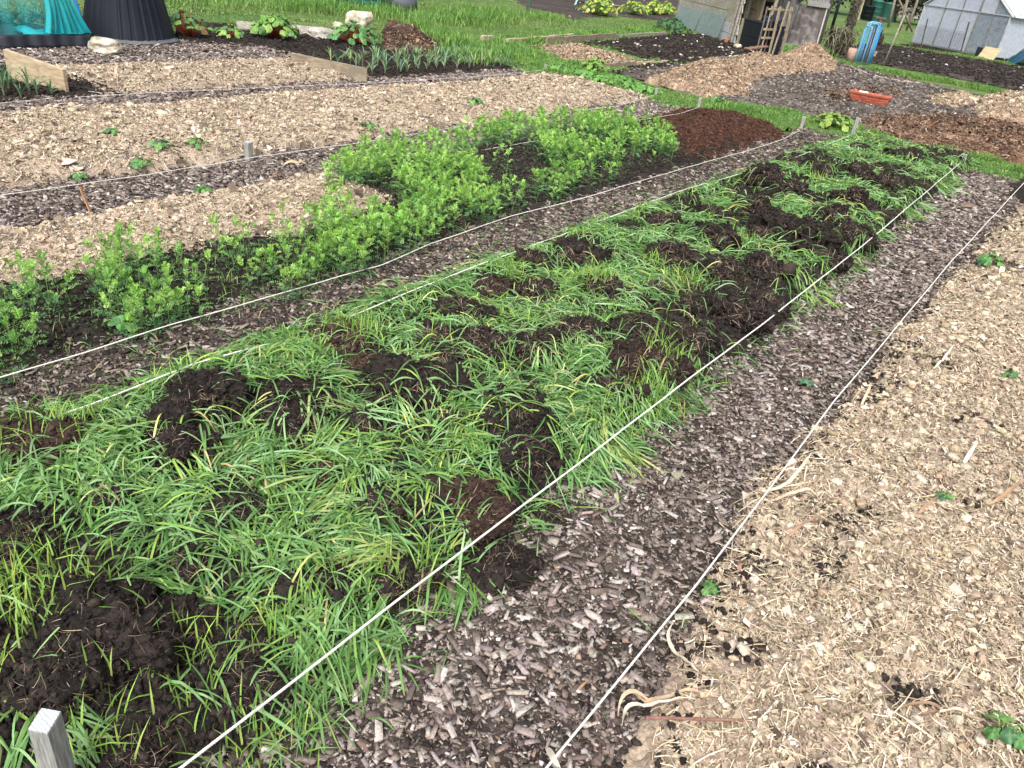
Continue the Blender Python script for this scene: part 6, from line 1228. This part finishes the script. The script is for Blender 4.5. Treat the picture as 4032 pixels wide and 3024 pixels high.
# net heap, cyan tub and pipes at the right edge
p = G(*z5(2090, 660)); p.z = 0; v, f = rough_ball((0, 0, 0), (.50, .5, .85), 77, 4, .2, .15, .05); v[:, 2] = np.abs(v[:, 2]); k = (1-v[:, 2]/1.1).clip(.1, 1); v[:, 0] = v[:, 0]*k+v[:, 2]*.45; 
v = v+np.array((p.x, p.y, 0))+np.array(gp)*.5; e = empty('net_heap', p, 'dark grey green netting draped in a heap at the right edge beside the greenhouse', 'net'); np_mesh('net_cloth', v, f, mat_vc('netting', .9, 60, .5), np.tile((.055, .07, .065), (len(v), 1)), parent=e, smooth=True)
for k in range(6):
    a = G(*z5(2030+14*k, 650+5*k)); a.z = 0; o = MB().tube([a, a+z*.85+gd*.75+gp*.1*k, a+z*1.15+gd*1.2+gp*.1*k], .022, 8).build('leaning_pipe', MLB3 if k % 2 else MLB, loc=a, smooth=True); tag(o, 'bright blue pipe leaning on the dark net heap at the right edge', 'pipe', 'blue pipes leaning on the net heap')
p = G(*z5(2180, 600)); p.z = 0; p += gp*1.2; e = empty('wheelbarrow', p, 'turquoise wheelbarrow tub with black frame, right of the greenhouse', 'wheelbarrow')
MB().add([p+Vector(c) for c in ((-.3, -.25, .55), (.35, -.25, .55), (.35, .25, .55), (-.3, .25, .55), (-.5, -.36, .95), (.6, -.36, .95), (.6, .36, .95), (-.5, .36, .95))], [(3, 2, 1, 0), (0, 1, 5, 4), (1, 2, 6, 5), (2, 3, 7, 6), (3, 0, 4, 7)]).build('tub', mat_p('cyan_plastic', (.02, .44, .54), (.03, .52, .62), 3, .4, bump=0), e, bevel=.03, solid=.01)
MB().tube([p+Vector((-.6, -.3, .5)), p+Vector((.6, -.3, .5)), p+Vector((.9, -.3, .75))], .02, 8).tube([p+Vector((-.6, .3, .5)), p+Vector((.6, .3, .5)), p+Vector((.9, .3, .75))], .02, 8).build('frame', MBLK, e, smooth=True); MB().lathe(p+Vector((-.6, -.05, .2)), [(.2, 0), (.2, .09)], 24, ax=(0, 1, 0)).build('wheel', MBLK, e)
MB().tube([p+Vector((.3, -.25, .5)), p+Vector((.35, -.25, 0))], .018, 8).build('leg', MBLK, e); MB().tube([p+Vector((.3, .25, .5)), p+Vector((.35, .25, 0))], .018, 8).build('leg', MBLK, e)

# ------------------------------------------------------------------ terracotta planter on the stony plot
a, b = G(3343, 404), G(3482, 431); a.z = b.z = 0; d_ = (b-a).normalized(); n_ = Vector((-d_.y, d_.x, 0)); n_ = -n_ if n_.dot(a) < 0 else n_; c = (a+b)/2; zg = Zat(c.x, c.y); c.z = zg; Lh = (b-a).length/2; hp_ = UP(a, 366)*.95
e = empty('planter', c, 'rectangular terracotta coloured planter trough with swag relief on the stony plot', 'planter')
def trough(L0, L1, w0, w1, h0, h1): return [c+d_*(sx*(L1 if k else L0))+n_*(.10+sy*(w1 if k else w0))+z*((h1 if k else h0)) for k in (0, 1) for sx, sy in ((-1, -1), (1, -1), (1, 1), (-1, 1))]
o_ = trough(Lh, Lh*1.13, .075, .105, 0, hp_); i_ = trough(Lh*.94, Lh*1.08, .06, .09, .02, hp_)
MB().add(o_+i_, [(3, 2, 1, 0), (0, 1, 5, 4), (1, 2, 6, 5), (2, 3, 7, 6), (3, 0, 4, 7), (8, 9, 10, 11), (8, 12, 13, 9), (9, 13, 14, 10), (10, 14, 15, 11), (11, 15, 12, 8), (4, 5, 13, 12), (5, 6, 14, 13), (6, 7, 15, 14), (7, 4, 12, 15)]).build('trough', MTERRA, e, bevel=.004)
m = MB(); oo = trough(Lh*1.16, Lh*1.17, .115, .12, hp_-.025, hp_+.006)[:8]; ii_ = trough(Lh*1.09, Lh*1.09, .092, .092, hp_-.025, hp_+.006)
MB().add(oo+ii_, [(0, 1, 5, 4), (1, 2, 6, 5), (2, 3, 7, 6), (3, 0, 4, 7), (4, 5, 13, 12), (5, 6, 14, 13), (6, 7, 15, 14), (7, 4, 12, 15), (8, 12, 13, 9), (9, 13, 14, 10), (10, 14, 15, 11), (11, 15, 12, 8)]).build('rim', MTERRA, e, bevel=.003)
fr = lambda u, t: c+d_*(Lh*u*(1+.13*t))+n_*(.10-(.075+.03*t)-.003)+z*(hp_*t)
for k in range(3):
    u0 = -.62+.62*k; pts = [fr(u0+.26*s_, .62-.38*(1-s_*s_)) for s_ in np.linspace(-1, 1, 12)]; MB().tube(pts, .0055, 6).build('swag_relief', MTERRA, e, smooth=True)
    pts = [fr(u0+.26*s_, .72-.22*(1-s_*s_)) for s_ in np.linspace(-1, 1, 12)]; MB().tube(pts, .0045, 6).build('swag_relief', MTERRA, e, smooth=True)
for u0 in (-.93, -.31, .31, .93): MB().tube([fr(u0, .15), fr(u0, .78)], .006, 6).build('swag_relief', MTERRA, e, smooth=True)
MB().prism(trough(Lh, Lh*1.03, .07, .08, .02, hp_*.8)[4:], z*.004).build('soil_fill', mat_p('planter_soil', (.06, .035, .025), (.14, .09, .06), 30, .95), e)
q_ = c-d_*Lh*.42+n_*.06+z*(hp_*.85); o = MB().box(q_+z*.02, (.15, .08, .05), math.atan2(d_.y, d_.x)+.1).build('white_carton', mat_p('white_plastic', (.62, .62, .60), (.76, .76, .74), 5, .5), loc=q_, bevel=.012); tag(o, 'small white plastic block lying in the terracotta planter', 'carton')

# ------------------------------------------------------------------ far hedge and trees beyond everything
rngh = np.random.default_rng(5)
def far_tree(x, y, r, H, label):
    e = empty('hedge_tree', (x, y, 0), label, 'tree', 'dark trees behind the greenhouse')
    MB().tube([(x, y, 0), (x+.1, y, H*.4), (x, y+.1, H*.8)], .25, 8, .1).build('trunk', MW_dark, e, smooth=True)
    leaf_cloud('crown', (x, y, H*.55), (r, r, H*.55), 2600, .30, [(.035, .055, .025), (.06, .085, .035), (.09, .08, .05), (.02, .03, .015)], e, shell=.2)
hl = [G(3700, 130), ]
for k in range(17):
    u = k/16; p = G(3120+70*k, 0+12.6*k+22); d0 = Vector((p.x, p.y, 0)).normalized(); q = d0*(74+3*u)+Vector((rngh.normal(0, .8), rngh.normal(0, .8), 0)); far_tree(q.x, q.y, 3.2, rngh.uniform(6, 9), 'dark tangled tree in the hedge line beyond the sheds and greenhouse')
